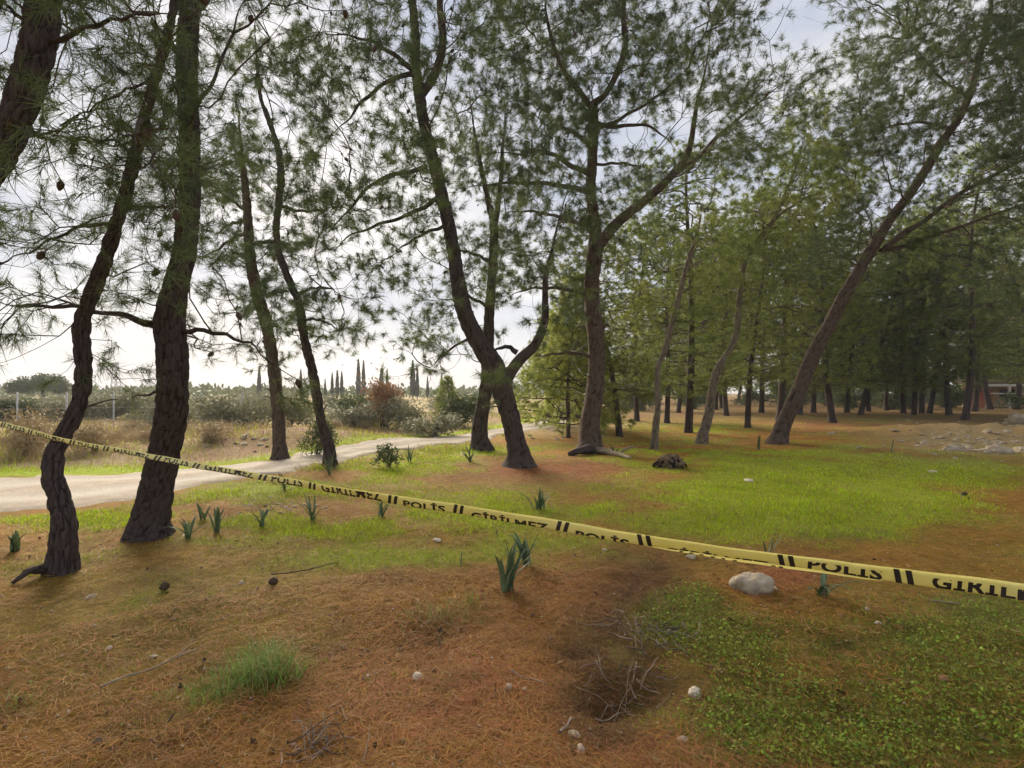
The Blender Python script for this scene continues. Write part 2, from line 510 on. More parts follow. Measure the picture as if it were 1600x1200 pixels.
# ------------------------------------------------------------------ ground sheet
def build_ground():
    fa = np.radians(np.arange(-52, 52.01, 0.29))
    ba = np.radians(np.arange(52, 308, 6.0))[1:]
    th = np.r_[fa, ba]
    r = np.r_[0.25, 0.5, 0.8, 0.8 * np.exp(np.arange(1, 245) * 0.0262)]
    r = r[r < 420]
    R, T = np.meshgrid(r, th, indexing='ij')
    X, Y = R * np.sin(T), R * np.cos(T)
    Z = ground_z(X, Y)
    n, k = R.shape
    V = np.c_[X.ravel(), Y.ravel(), Z.ravel()]
    V = np.vstack([V, [0, 0, float(ground_z(np.array([0.]), np.array([0.]))[0])]])
    i, j = np.meshgrid(np.arange(n - 1), np.arange(k), indexing='ij')
    j2 = (j + 1) % k
    Q = np.stack([i * k + j, i * k + j2, (i + 1) * k + j2, (i + 1) * k + j], -1).reshape(-1, 4)[:, ::-1]
    kk = np.arange(k)
    Tt = np.stack([kk, (kk + 1) % k, np.full(k, n * k)], -1)
    x, y = V[:, 0], V[:, 1]
    g, cl, tf, tn, rd, be, n1, n2, n3 = zones(x, y)
    c = C_LIT[None] * (1 + 0.25 * n2[:, None]) * np.ones((len(V), 1))
    def over(c, col, a): return c * (1 - np.clip(a, 0, 1)[:, None]) + np.asarray(col)[None] * np.clip(a, 0, 1)[:, None]
    c = over(c, C_OLV * 0.95, 0.6 * sstep(-0.1, 0.35, n3 + 0.5 * n1))
    c = over(c, C_RED, rd * 0.85)
    pxx, pyy = to_px(x, y)
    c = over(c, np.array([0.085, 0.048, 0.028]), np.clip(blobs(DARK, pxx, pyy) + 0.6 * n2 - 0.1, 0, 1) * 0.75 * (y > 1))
    c = c * (1 + 0.35 * fbm(x / 0.45 + 20, y / 0.45, o=4))[:, None]
    gm = sstep(0.15, 0.75, g)
    c = over(c, C_OLV, gm * 0.8)
    c = over(c, C_GRN, sstep(0.45, 1.0, g) * 0.85)
    c = over(c, C_CLV * 0.8, sstep(0.2, 0.9, cl) * 0.6)
    c = over(c, C_CLV, sstep(0.3, 1.0, tf) * 0.6)
    c = over(c, C_TAN, tn * 0.8)
    fc = C_TAN[None] * 0.9 * (1 + 0.2 * n1[:, None])
    fc = over(fc, C_PINK, sstep(-0.1, 0.3, n3))
    fc = over(fc, C_OLV, sstep(0.0, 0.35, n1))
    dd = road_dist(x, y)
    fc = over(fc, C_GRN * 1.15, sstep(0.9, 0.2, dd + 0.3 * n1))
    c = c * (1 - be[:, None]) + fc * be[:, None]
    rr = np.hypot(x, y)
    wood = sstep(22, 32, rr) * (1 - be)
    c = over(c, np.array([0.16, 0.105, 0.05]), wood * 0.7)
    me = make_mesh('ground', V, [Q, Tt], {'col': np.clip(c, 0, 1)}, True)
    m, t, b, o = new_mat('ground_cover')
    a = t.nodes.new('ShaderNodeAttribute'); a.attribute_name = 'col'
    na = tex(t, 55, 8, 0.75); nb = tex(t, 9, 6, 0.7); nc = tex(t, 210, 4, 0.7)
    c1 = mixrgb(t, 1.0, a.outputs['Color'], ramp(t, na.outputs['Fac'], [(0.3, (0.50, 0.48, 0.44)), (0.5, (0.95, 0.95, 0.95)), (0.72, (1.4, 1.4, 1.35))]), 'MULTIPLY')
    c2 = mixrgb(t, 1.0, c1, ramp(t, nb.outputs['Fac'], [(0.3, (0.68, 0.66, 0.62)), (0.7, (1.25, 1.25, 1.25))]), 'MULTIPLY')
    t.links.new(c2, b.inputs['Base Color'])
    b.inputs['Roughness'].default_value = 0.95
    b.inputs['Specular IOR Level'].default_value = 0.1
    ad = t.nodes.new('ShaderNodeMath'); ad.operation = 'ADD'
    t.links.new(na.outputs['Fac'], ad.inputs[0]); t.links.new(nc.outputs['Fac'], ad.inputs[1])
    bump(t, b, ad.outputs[0], 0.9, 0.03)
    tag(link('ground', me, mat=m), kind='structure')
build_ground()

def build_road():
    k = 22
    n = 300
    A, B = resample(ROAD_NEAR, n), resample(ROAD_FAR, n)
    s = np.arange(n)
    wob = 0.55 * fbm(s / 6.0, s * 0 + 2, o=4); wob2 = 0.55 * fbm(s / 5.0, s * 0 + 40, o=4)
    u = np.linspace(0, 1, k)
    D = norm(B - A)
    A = A + D * wob[:, None]; B = B + D * wob2[:, None]
    P = A[:, None] * (1 - u)[None, :, None] + B[:, None] * u[None, :, None]
    z = ground_z(P[..., 0], P[..., 1])
    crown = 0.022 + 0.015 * np.sin(u * PI)[None] - 0.02 * (np.exp(-((u - 0.3) / 0.08) ** 2) + np.exp(-((u - 0.72) / 0.08) ** 2))[None] * 0.8
    crown = crown - 0.03 * ((u < 0.02) | (u > 0.98))[None]
    V = np.dstack([P, z + crown]).reshape(-1, 3)
    i, j = np.meshgrid(np.arange(n - 1), np.arange(k - 1), indexing='ij')
    Q = np.stack([i * k + j, (i + 1) * k + j, (i + 1) * k + j + 1, i * k + j + 1], -1).reshape(-1, 4)[:, ::-1]
    rut = np.broadcast_to((np.exp(-((u - 0.28) / 0.12) ** 2) + np.exp(-((u - 0.74) / 0.12) ** 2))[None], (n, k)).ravel()
    me = make_mesh('dirt_road', V, [Q], {'rut': rut}, True)
    m, t, b, o = new_mat('packed_dirt')
    a = t.nodes.new('ShaderNodeAttribute'); a.attribute_name = 'rut'
    n1 = tex(t, 1.6, 8, 0.72); n2 = tex(t, 38, 8, 0.75)
    c = mixrgb(t, ramp(t, n1.outputs['Fac'], [(0.38, (0, 0, 0)), (0.65, (1, 1, 1))]), (0.27, 0.215, 0.16), (0.42, 0.36, 0.295))
    rm = t.nodes.new('ShaderNodeMath'); rm.operation = 'MULTIPLY'
    t.links.new(a.outputs['Fac'], rm.inputs[0]); t.links.new(ramp(t, n1.outputs['Fac'], [(0.3, (1, 1, 1)), (0.7, (0.35, 0.35, 0.35))]), rm.inputs[1])
    c = mixrgb(t, rm.outputs[0], c, (0.48, 0.44, 0.39))
    c = mixrgb(t, 1.0, c, ramp(t, n2.outputs['Fac'], [(0.32, (0.55, 0.53, 0.5)), (0.55, (1, 1, 1)), (0.7, (1.2, 1.2, 1.2))]), 'MULTIPLY')
    t.links.new(c, b.inputs['Base Color'])
    b.inputs['Roughness'].default_value = 0.95
    b.inputs['Specular IOR Level'].default_value = 0.15
    bump(t, b, n2.outputs['Fac'], 0.5, 0.02)
    tag(link('dirt_road', me, mat=m), 'pale rutted dirt road curving away behind the pines', kind='structure')
build_road()

# ------------------------------------------------------------------ pine builder
def bark_tube(P, R, sides, seed, amp, flare=0.0, cell=0.07):
    """trunk with furrowed bark plates; returns V, Q, T, bark attribute"""
    T, U, B = frames(P)
    a = np.linspace(0, 2 * PI, sides, endpoint=False)
    L = np.r_[0, np.cumsum(np.linalg.norm(np.diff(P, axis=0), axis=1))]
    Rr = np.repeat(R[:, None], sides, 1)
    if flare:
        rootn = 1 + 0.5 * np.cos(a * 4 + seed) + 0.3 * np.cos(a * 7 + seed * 2)
        Rr = Rr * (1 + flare * np.exp(-np.maximum(L, 0) / 0.16)[:, None] * (0.6 + 0.4 * rootn)[None])
    ang = np.cos(a)[None] * Rr; anb = np.sin(a)[None] * Rr
    Lz = np.repeat(L[:, None], sides, 1)
    cr = np.empty(Rr.shape)
    for i in range(len(P)):
        for j in range(sides):
            d = mnoise.voronoi((ang[i, j] / cell + seed, anb[i, j] / cell, Lz[i, j] / (cell * 4.2)))[0]
            cr[i, j] = d[1] - d[0]
    plate = np.clip(cr / 0.35, 0, 1) ** 0.7
    lump = fbm(ang / 0.25 + seed, anb / 0.25, Lz / 0.5, o=2)
    fine = vnoise(ang / 0.02 + seed, anb / 0.02, Lz / 0.06)
    Rr = Rr + amp * (plate - 0.6) + R[:, None] * 0.10 * lump + amp * 0.18 * fine
    V, Q, Tt = tube(P, Rr, sides, True)
    return V, Q, Tt, np.r_[np.clip(cr / 0.4, 0, 1).ravel(), 0.6]

def mst(roots, rcost, targets, bf):
    """greedy tree over targets, starting from root nodes; returns parent index per target (roots first)"""
    nr, n = len(roots), len(targets)
    D = np.linalg.norm(targets[:, None, :] - roots[None, :, :], axis=2) + bf * rcost[None]
    par = D.argmin(1)
    best = D[np.arange(n), par]
    path = np.linalg.norm(targets - roots[par], axis=1) + rcost[par]
    parent = np.full(n, -1); plen = np.zeros(n)
    open_ = np.ones(n, bool); order = []
    for _ in range(n):
        i = int(np.where(open_, best, 1e9).argmin())
        open_[i] = False; parent[i] = par[i]; plen[i] = path[i]; order.append(i)
        d = np.linalg.norm(targets - targets[i], axis=1)
        c = d + bf * plen[i]
        m = open_ & (c < best)
        best[m] = c[m]; par[m] = nr + i; path[m] = d[m] + plen[i]
    return parent, order

def branchwork(roots, rcost, targets, bf, r_tip, r_max, R):
    """organic branches from trunk nodes to all targets: segments and tip directions"""
    parent, order = mst(roots, rcost, targets, bf)
    nr, n = len(roots), len(targets)
    cnt = np.ones(n)
    for i in reversed(order):
        if parent[i] >= nr: cnt[parent[i] - nr] += cnt[i]
    rad = np.minimum(r_tip * cnt ** 0.52, r_max)
    P0, P1, A0, A1 = [], [], [], []
    dirs = np.zeros((n, 3))
    for i in order:
        p = parent[i]
        a = roots[p] if p < nr else targets[p - nr]
        ra = min(rad[i] * 1.25, r_max) if p < nr else min(rad[p - nr], rad[i] * 1.6)
        b = targets[i]
        v = b - a; l = float(np.linalg.norm(v))
        if l < 1e-4:
            dirs[i] = (0, 0, 1); continue
        k = max(1, min(6, int(l / 0.16)))
        if k == 1:
            pts = np.array([a, b])
        else:
            t = np.linspace(0, 1, k + 1)
            pts = a[None] + v[None] * t[:, None]
            w = np.sin(t * PI)
            off = R.normal(0, 1, 3); off -= v / l * np.dot(off, v / l)
            off2 = R.normal(0, 1, 3)
            pts = pts + (w * 0.055 * l)[:, None] * off[None] + (np.sin(t * 2 * PI) * 0.025 * l)[:, None] * off2[None]
            pts[:, 2] -= w * 0.05 * l
        rr = np.linspace(ra, rad[i], k + 1)
        P0.append(pts[:-1]); P1.append(pts[1:]); A0.append(rr[:-1]); A1.append(rr[1:])
        dirs[i] = (pts[-1] - pts[-2])
    return np.concatenate(P0), np.concatenate(P1), np.concatenate(A0), np.concatenate(A1), norm(dirs), cnt

def needle_mesh(tips, dirs, n, length, width, R, tint, spread=(0.35, 1.25), brush=0.13):
    K = len(tips)
    d = np.repeat(dirs, n, 0)
    u = R.random(K * n)
    base = np.repeat(tips, n, 0) - d * (u * brush)[:, None]
    rv = R.normal(0, 1, (K * n, 3)); perp = norm(rv - d * np.sum(rv * d, 1, keepdims=True))
    a = R.uniform(spread[0], spread[1], K * n)
    nd = d * np.cos(a)[:, None] + perp * np.sin(a)[:, None]
    ln = length * R.uniform(0.65, 1.15, K * n)
    side = norm(np.cross(nd, R.normal(0, 1, (K * n, 3)))) * (width * 0.5)
    tip = base + nd * ln[:, None]
    tip[:, 2] -= 0.12 * ln
    V = np.stack([base - side, base + side, tip], 1).reshape(-1, 3)
    T = np.arange(K * n * 3).reshape(-1, 3)
    tn = np.clip(np.repeat(np.repeat(tint, n) + R.normal(0, 0.10, K * n), 3), 0, 1)
    return V, T, tn

CONE_V, CONE_Q, CONE_T = tube(np.array([[0, 0, 0], [0, 0, -0.018], [0, 0, -0.045], [0, 0, -0.068]]), np.array([0.010, 0.024, 0.021, 0.007]), 6)

def finish_tree(root, P0, P1, A0, A1, tips, dirs, tint, R, origin, nm, needle=(34, 0.13, 0.0042), cones=None, mat_twig=None):
    # branches: thick ones rounder
    mb = MB()
    big = np.maximum(A0, A1) > 0.012
    for sel, sd_ in ((big, 7), (~big, 3)):
        if sel.any():
            V, Q = prisms(P0[sel], P1[sel], A0[sel], A1[sel], sd_)
            mb.add(V - origin, Q)
    tag(link('branchwork', mb.mesh('branchwork', True), root, mat_twig or M['twig']), kind='stuff')
    V, T, tn = needle_mesh(tips, dirs, needle[0], needle[1], needle[2], R, tint)
    link('crown', make_mesh('crown', V - origin, [T], {'tint': tn}), root, nm)
    if cones is not None and len(cones):
        mb = MB()
        for c in cones:
            s = R.uniform(0.8, 1.3); a = R.uniform(-0.9, 0.9)
            v = CONE_V * s
            v = np.c_[v[:, 0] * math.cos(a) + v[:, 2] * math.sin(a), v[:, 1], -v[:, 0] * math.sin(a) + v[:, 2] * math.cos(a)]
            mb.add(v + c - origin, CONE_Q, CONE_T)
        tag(link('cone_crop', mb.mesh('cone_crop', True), root, M['cone']), kind='stuff')

# ------------------------------------------------------------------ the near pines, traced stem by stem
# stem: (px, py, width in px) from the foot upwards; limbs: lists of (px, py, width)
NEAR = {
 'T1': dict(d=3.7, stem=[(-300, 960, 78), (-215, 780, 72), (-150, 600, 68), (-95, 440, 64), (-58, 350, 62), (-23, 280, 61), (14, 210, 60), (41, 140, 60), (59, 70, 58), (67, 0, 57), (72, -120, 52), (90, -300, 45), (120, -520, 30)],
            limbs=[[(80, 68, 12), (130, 45, 9), (190, 28, 7), (250, 20, 4)], [(45, 45, 9), (20, 15, 8), (-10, -10, 6)]], bark='bark_dark', w=1.25,
            label='thick dark pine trunk leaning in at the top left corner of the frame'),
 'T2': dict(foot=(97, 893), stem=[(97, 893, 50), (100, 832, 42), (97, 800, 39), (91, 775, 37), (83, 748, 36), (84, 712, 36), (98, 682, 33), (118, 645, 31), (128, 610, 28), (131, 575, 27), (129, 540, 27), (128, 505, 28), (139, 470, 27), (153, 435, 26), (166, 400, 25), (193, 315, 21), (210, 245, 20), (229, 175, 17), (243, 122, 15), (259, 70, 14), (268, 30, 13), (276, -20, 12), (285, -150, 9), (300, -320, 5)],
            limbs=[[(178, 352, 8), (135, 352, 7), (85, 372, 6), (40, 396, 5), (0, 410, 4)], [(242, 122, 5), (200, 140, 4), (150, 165, 4), (95, 195, 3)], [(212, 240, 6), (180, 222, 5), (120, 215, 4), (60, 212, 3)], [(196, 330, 6), (240, 322, 5), (276, 320, 4)]], bark='bark_dark', w=1.0,
            label='slim S-bent dark pine at the frame edge with tape crossing its trunk'),
 'T3': dict(foot=(233, 838), stem=[(233, 838, 70), (234, 818, 63), (241, 785, 57), (248, 750, 54), (255, 715, 54), (262, 680, 52), (268, 645, 52), (270, 610, 50), (270, 575, 50), (268, 540, 50), (265, 505, 49), (270, 470, 44), (278, 435, 39), (287, 400, 37), (292, 360, 35), (296, 315, 33), (296, 260, 32), (296, 210, 32), (293, 150, 33), (292, 105, 34), (294, 50, 33), (297, 0, 32), (302, -120, 28), (305, -280, 22), (300, -480, 12)],
            limbs=[[(250, 508, 15), (215, 500, 12), (175, 490, 10), (125, 481, 9), (70, 477, 8), (30, 478, 6), (-20, 466, 4)], [(285, 517, 10), (318, 517, 8), (350, 523, 7), (385, 535, 5), (405, 548, 4), (425, 572, 3)], [(252, 610, 5), (225, 617, 4), (205, 622, 3)], [(300, 180, 8), (330, 130, 6), (360, 60, 5), (380, 0, 4)], [(285, 95, 8), (262, 60, 6), (235, 25, 5)]], bark='bark_dark', w=0.95,
            label='thick dark furrowed pine beside the slim S-bent one, tape crossing its trunk'),
 'T4': dict(foot=(438, 717), stem=[(438, 717, 26), (437, 700, 22), (436, 680, 20), (435, 645, 20), (431, 610, 19), (425, 557, 19), (416, 505, 20), (405, 470, 20), (397, 435, 19), (391, 400, 17), (388, 350, 15), (384, 300, 12), (378, 240, 9), (372, 180, 6)],
            limbs=[[(390, 362, 8), (365, 372, 6), (340, 390, 5), (318, 400, 4)], [(388, 345, 8), (362, 350, 6), (335, 368, 5)], [(398, 380, 8), (425, 378, 6), (450, 385, 4)], [(386, 330, 6), (350, 305, 5), (312, 270, 4)]], bark='bark_brown', w=1.0,
            label='brown pine standing on the far side of the dirt road'),
 'T5': dict(foot=(515, 730), stem=[(515, 730, 22), (515, 708, 18), (511, 688, 17), (504, 666, 16), (499, 645, 15), (494, 610, 15), (487, 575, 15), (478, 540, 14), (472, 505, 14), (466, 470, 13), (450, 435, 13), (436, 395, 12), (432, 360, 11), (434, 330, 11), (439, 280, 11), (436, 240, 10), (428, 210, 9), (417, 180, 8), (407, 150, 7), (402, 100, 5), (398, 40, 3)],
            limbs=[[(500, 655, 4), (507, 640, 3), (512, 630, 2)], [(462, 462, 7), (490, 450, 5), (520, 452, 4)], [(470, 500, 5), (500, 500, 4), (530, 515, 3)], [(434, 320, 6), (470, 330, 5), (520, 325, 3)]], bark='bark_dark', w=1.0,
            label='thin bent dark pine on the near verge of the dirt road'),
 'T6': dict(foot=(811, 727), lean=0.4, stem=[(811, 727, 46), (810, 708, 34), (804, 680, 30), (795, 645, 31), (785, 610, 34), (773, 575, 38), (751, 540, 34), (732, 505, 28), (721, 470, 26), (714, 430, 22), (710, 400, 21), (701, 350, 20), (688, 297, 19), (676, 245, 19), (667, 210, 17), (659, 175, 17), (655, 140, 18), (650, 105, 15), (649, 52, 13), (644, 0, 12), (636, -90, 10), (630, -220, 6)],
            limbs=[[(657, 150, 15), (677, 122, 14), (690, 80, 13), (690, 40, 12), (688, 0, 11), (694, -90, 9), (700, -200, 5)], [(785, 600, 22), (800, 578, 19), (815, 560, 18), (838, 536, 16), (850, 505, 13), (851, 470, 11), (853, 435, 9), (861, 400, 7), (868, 360, 5), (882, 318, 3), (890, 285, 2)],
                   [(808, 552, 9), (795, 542, 7), (778, 545, 5), (765, 555, 4)], [(666, 262, 8), (630, 270, 7), (590, 282, 6), (560, 310, 5), (530, 345, 4), (505, 370, 3)], [(690, 305, 8), (660, 325, 7), (620, 342, 6), (580, 355, 5), (545, 370, 4), (520, 392, 3)], [(700, 352, 6), (670, 362, 5), (640, 378, 4), (610, 400, 3)], [(648, 112, 9), (615, 85, 7), (580, 65, 5), (540, 55, 4), (500, 52, 3)], [(648, 115, 9), (610, 125, 7), (570, 155, 6), (545, 185, 4), (515, 215, 3)]], bark='bark_dark', w=1.0,
            label='dark leaning forked pine in the centre crossing in front of another trunk'),
 'T7': dict(foot=(752, 703), stem=[(752, 703, 34), (750, 685, 27), (750, 662, 24), (756, 627, 21), (761, 592, 20), (762, 555, 18), (763, 522, 17), (766, 470, 15), (769, 435, 14), (771, 400, 14), (772, 350, 14), (763, 315, 9), (752, 262, 7), (742, 210, 5), (735, 160, 3)],
            limbs=[[(772, 355, 10), (781, 297, 8), (786, 227, 6), (790, 170, 4)], [(766, 480, 6), (745, 470, 5), (715, 452, 4), (690, 440, 3)], [(770, 410, 6), (735, 395, 5), (705, 388, 3)], [(764, 520, 6), (735, 528, 5), (700, 548, 4), (672, 575, 3)]], bark='bark_dark', w=1.1,
            label='straight pine half hidden behind the leaning forked one'),
 'T8': dict(foot=(922, 707), stem=[(922, 707, 44), (922, 690, 34), (922, 662, 31), (926, 635, 29), (929, 610, 27), (933, 575, 26), (932, 540, 25), (928, 505, 25), (925, 470, 24), (925, 435, 24), (929, 400, 25), (931, 378, 24), (929, 350, 18), (923, 297, 16), (926, 245, 15), (928, 192, 14), (927, 165, 14), (945, 148, 10), (964, 115, 10), (977, 70, 9), (974, 28, 8), (976, -40, 7), (982, -160, 4)],
            limbs=[[(934, 385, 18), (957, 356, 17), (982, 333, 16), (1010, 311, 15), (1042, 283, 14), (1066, 254, 13), (1078, 225, 11), (1085, 192, 9), (1092, 150, 7), (1104, 95, 5), (1112, 40, 4)], [(1045, 280, 8), (1085, 250, 7), (1130, 205, 6), (1180, 165, 5), (1229, 125, 3)], [(926, 168, 10), (908, 147, 9), (887, 119, 8), (868, 80, 6), (855, 30, 5), (850, -50, 3)],
                   [(921, 300, 9), (895, 294, 8), (865, 288, 7), (820, 286, 6), (765, 288, 4), (720, 295, 3)], [(922, 272, 9), (898, 262, 8), (873, 246, 7), (845, 236, 6), (810, 240, 4), (770, 238, 3)], [(922, 228, 8), (905, 212, 7), (880, 200, 6), (850, 190, 4)], [(922, 356, 7), (897, 348, 6), (870, 338, 5), (825, 330, 4), (790, 332, 3)],
                   [(918, 460, 7), (885, 452, 6), (852, 450, 5), (824, 452, 4), (795, 463, 3)], [(920, 556, 6), (893, 551, 5), (860, 554, 4), (830, 558, 3)], [(928, 205, 7), (960, 190, 6), (1000, 168, 5), (1040, 140, 4), (1070, 110, 3)], [(930, 195, 7), (965, 198, 6), (1005, 195, 5), (1040, 215, 3), (1060, 240, 2)],
                   [(940, 520, 6), (948, 505, 5), (955, 518, 3)], [(935, 545, 5), (950, 542, 3)], [(928, 258, 5), (970, 255, 4), (1010, 262, 3)]], bark='bark_brown', w=1.0,
            label='tall furrowed brown pine with a big side limb, beside the fallen log'),
 'T9': dict(foot=(1215, 693), stem=[(1215, 693, 34), (1221, 672, 28), (1232, 645, 28), (1249, 610, 28), (1262, 575, 27), (1278, 540, 26), (1297, 505, 25), (1315, 470, 25), (1335, 435, 23), (1352, 405, 23), (1369, 378, 23), (1390, 343, 21), (1418, 308, 20), (1446, 266, 20), (1470, 224, 19), (1495, 189, 17), (1514, 150, 14), (1524, 115, 12), (1538, 60, 9), (1552, -10, 7), (1570, -120, 4)],
            limbs=[[(1383, 388, 12), (1410, 366, 11), (1442, 346, 10), (1488, 311, 9), (1547, 276, 8), (1600, 250, 7), (1680, 215, 5), (1760, 190, 3)], [(1376, 392, 9), (1410, 385, 8), (1442, 374, 8), (1512, 350, 7), (1600, 318, 6), (1700, 285, 4)], [(1480, 200, 7), (1450, 192, 6), (1414, 193, 5), (1380, 200, 4), (1340, 205, 3)], [(1512, 150, 6), (1480, 130, 5), (1450, 100, 4), (1420, 60, 3)], [(1505, 175, 6), (1545, 158, 5), (1600, 165, 4)]], bark='bark_brown', w=0.85,
            label='brown pine leaning far over to the right above the lawn'),
 'T10': dict(foot=(1022, 702), stem=[(1022, 702, 12), (1025, 662, 10), (1028, 638, 9), (1027, 600, 9), (1028, 575, 9), (1038, 550, 9), (1048, 515, 9), (1059, 470, 8), (1074, 412, 7), (1088, 370, 6), (1098, 320, 4)],
            limbs=[[(1072, 420, 4), (1100, 405, 3), (1125, 400, 2)]], bark='bark_pale', w=1.3,
            label='thin pale bare-stemmed pine beside the stump mound'),
 'T11': dict(foot=(1096, 693), stem=[(1096, 693, 19), (1101, 670, 16), (1108, 645, 15), (1113, 610, 13), (1122, 575, 13), (1138, 550, 11), (1150, 520, 10), (1155, 470, 9), (1162, 417, 8), (1180, 382, 7), (1204, 350, 7), (1225, 308, 6), (1240, 270, 5), (1250, 240, 4), (1262, 190, 3)],
            limbs=[[(1200, 352, 5), (1240, 320, 4), (1290, 295, 3), (1335, 270, 2)]], bark='bark_pale', w=1.15,
            label='slender crooked pine between the pale thin one and the leaning one'),
}
# foliage density over the picture for these trees (80 px cells, rows from the top)
DENS = np.array([
 [6,6,6,5,6,6,6,6,6,7,8,8,7,6,6,2,3,7,8,9],
 [5,4,5,6,7,6,5,6,5,7,8,8,7,7,6,4,6,8,8,9],
 [3,5,7,6,7,4,5,6,6,7,8,6,4,4,6,8,7,7,8,7],
 [5,7,7,6,6,5,5,5,7,7,7,5,3,3,6,8,7,5,4,5],
 [5,5,6,4,5,8,6,4,6,6,6,5,3,4,6,6,4,1,3,4],
 [6,5,4,3,5,8,8,3,5,5,5,4,1,4,5,3,1,0,1,2],
 [3,3,2,2,5,4,4,1,4,3,2,1,0,1,2,0,0,0,0,0],
 [0,0,2,1,3,2,1,0,3,1,0,0,0,0,0,0,0,0,0,0]], float)

def density(px, py):
    i = np.clip(py / 80 - 0.5, -8, 7.0); j = np.clip(px / 80 - 0.5, 0, 19)
    out_top = i < 0  # above the frame
    i = np.clip(i, 0, 7)
    i0 = np.floor(i).astype(int); j0 = np.floor(j).astype(int)
    i1 = np.minimum(i0 + 1, 7); j1 = np.minimum(j0 + 1, 19)
    fi, fj = i - i0, j - j0
    v = DENS[i0, j0] * (1 - fi) * (1 - fj) + DENS[i1, j0] * fi * (1 - fj) + DENS[i0, j1] * (1 - fi) * fj + DENS[i1, j1] * fi * fj
    v = np.where(out_top, v * 0.75, v)
    return np.where(py > 640, v * np.clip((660 - py) / 20, 0, 1), v)

def prep_near():
    for k, t in NEAR.items():
        if 'foot' in t:
            g = on_ground(*t['foot']); t['d'] = g[1]
            t['base'] = g
        else:
            p = at(t['stem'][0][0], t['stem'][0][1], t['d'])
            p[2] = float(ground_z(p[:1], p[1:2])[0]); t['base'] = p
        R = np.random.default_rng(abs(hash(k)) % 1000 if False else sum(ord(c) * (i + 3) for i, c in enumerate(k)))
        t['R'] = R
        ph = R.uniform(0, 6, 2)
        d0 = t['d']
        def depth(py):
            h = np.clip((t['stem'][0][1] - py) / 700, 0, 2)
            return d0 + 0.25 * np.sin(h * 4 + ph[0]) * min(1, h * 3) + t.get('lean', 0.0) * h
        S3 = np.array([at(x, y, depth(y)) for x, y, w in t['stem']])
        st = np.array(t['stem'], float)
        tx = np.gradient(st[:, :2], axis=0)
        cosl = np.abs(tx[:, 1]) / np.maximum(np.hypot(tx[:, 0], tx[:, 1]), 1e-6)
        SR = np.array([w / 2 / F * depth(y) * c_ / math.sqrt(1 + ((x - 800) / F) ** 2) for (x, y, w), c_ in zip(t['stem'], cosl)])
        S3[0] = t['base']
        S3 = np.vstack([S3[0] - np.array([0, 0, 0.12]), S3]); SR = np.r_[SR[0] * 1.08, SR]
        L = np.linalg.norm(np.diff(S3, axis=0), axis=1).sum()
        step = 0.028 if d0 < 6.5 else 0.05
        n = int(L / step)
        SS = resample(np.c_[S3, SR], n)
        t['S'], t['SR'] = SS[:, :3], np.maximum(SS[:, 3] * np.interp(np.linspace(0, 1, n), [0, 0.82, 1], [1, 1, 0.25]), 0.006)
        t['limb3'] = []
        for li, lb in enumerate(t['limbs']):
            dd = depth(lb[0][1])
            out = R.uniform(-0.35, 0.35) if lb[0][2] < 14 else 0.0
            q = []
            acc = 0.0
            for m_, (x, y, w) in enumerate(lb):
                if m_: acc += math.hypot(x - lb[m_ - 1][0], y - lb[m_ - 1][1]) / F * dd
                d_ = dd + out * acc
                q.append(list(at(x, y, d_)) + [w / 2 / F * dd / math.sqrt(1 + ((x - 800) / F) ** 2)])
            # root the limb on the stem axis
            q = np.array(q)
            t['limb3'].append(q)
prep_near()

def clump_plan():
    """foliage clumps (centre px, tree) drawn from the density picture"""
    R = np.random.default_rng(21)
    keys = list(NEAR)
    # screen polylines for assignment
    poly = []
    for k in keys:
        t = NEAR[k]
        pts = [(x, y) for x, y, w in t['stem'] if t['stem'][0][1] - y > 130]
        for lb in t['limbs']: pts += [(x, y) for x, y, w in lb]
        poly.append(np.array(pts, float))
    plan = {k: [] for k in keys}
    NC = 34000
    px = R.uniform(-170, 1770, NC); py = R.uniform(-190, 660, NC)
    dn = density(px, py)
    for x, y, q in zip(px, py, dn):
        if q < 0.3: continue
        sc = []
        for k, P in zip(keys, poly):
            dx = np.abs(P[:, 0] - x); dy = y - P[:, 1]
            dy = np.where(dy > 0, dy * 1.25, -dy * 1.0)
            sc.append(np.hypot(dx, dy).min() * NEAR[k]['w'] + R.uniform(0, 45))
        b = int(np.argmin(sc)); k = keys[b]
        if sc[b] > 330: continue
        d = NEAR[k]['d']
        # candidates per m2 at this depth -> keep so that density 10 gives ~7 clumps per m2
        cand = NC / (1940 * 850) * (F / d) ** 2
        want = 15.5 * (q / 10) ** 1.3 * (1.95 if d < 6 else 1.05)
        if R.random() < want / cand: plan[k].append((x, y))
    return plan
PLAN = clump_plan()

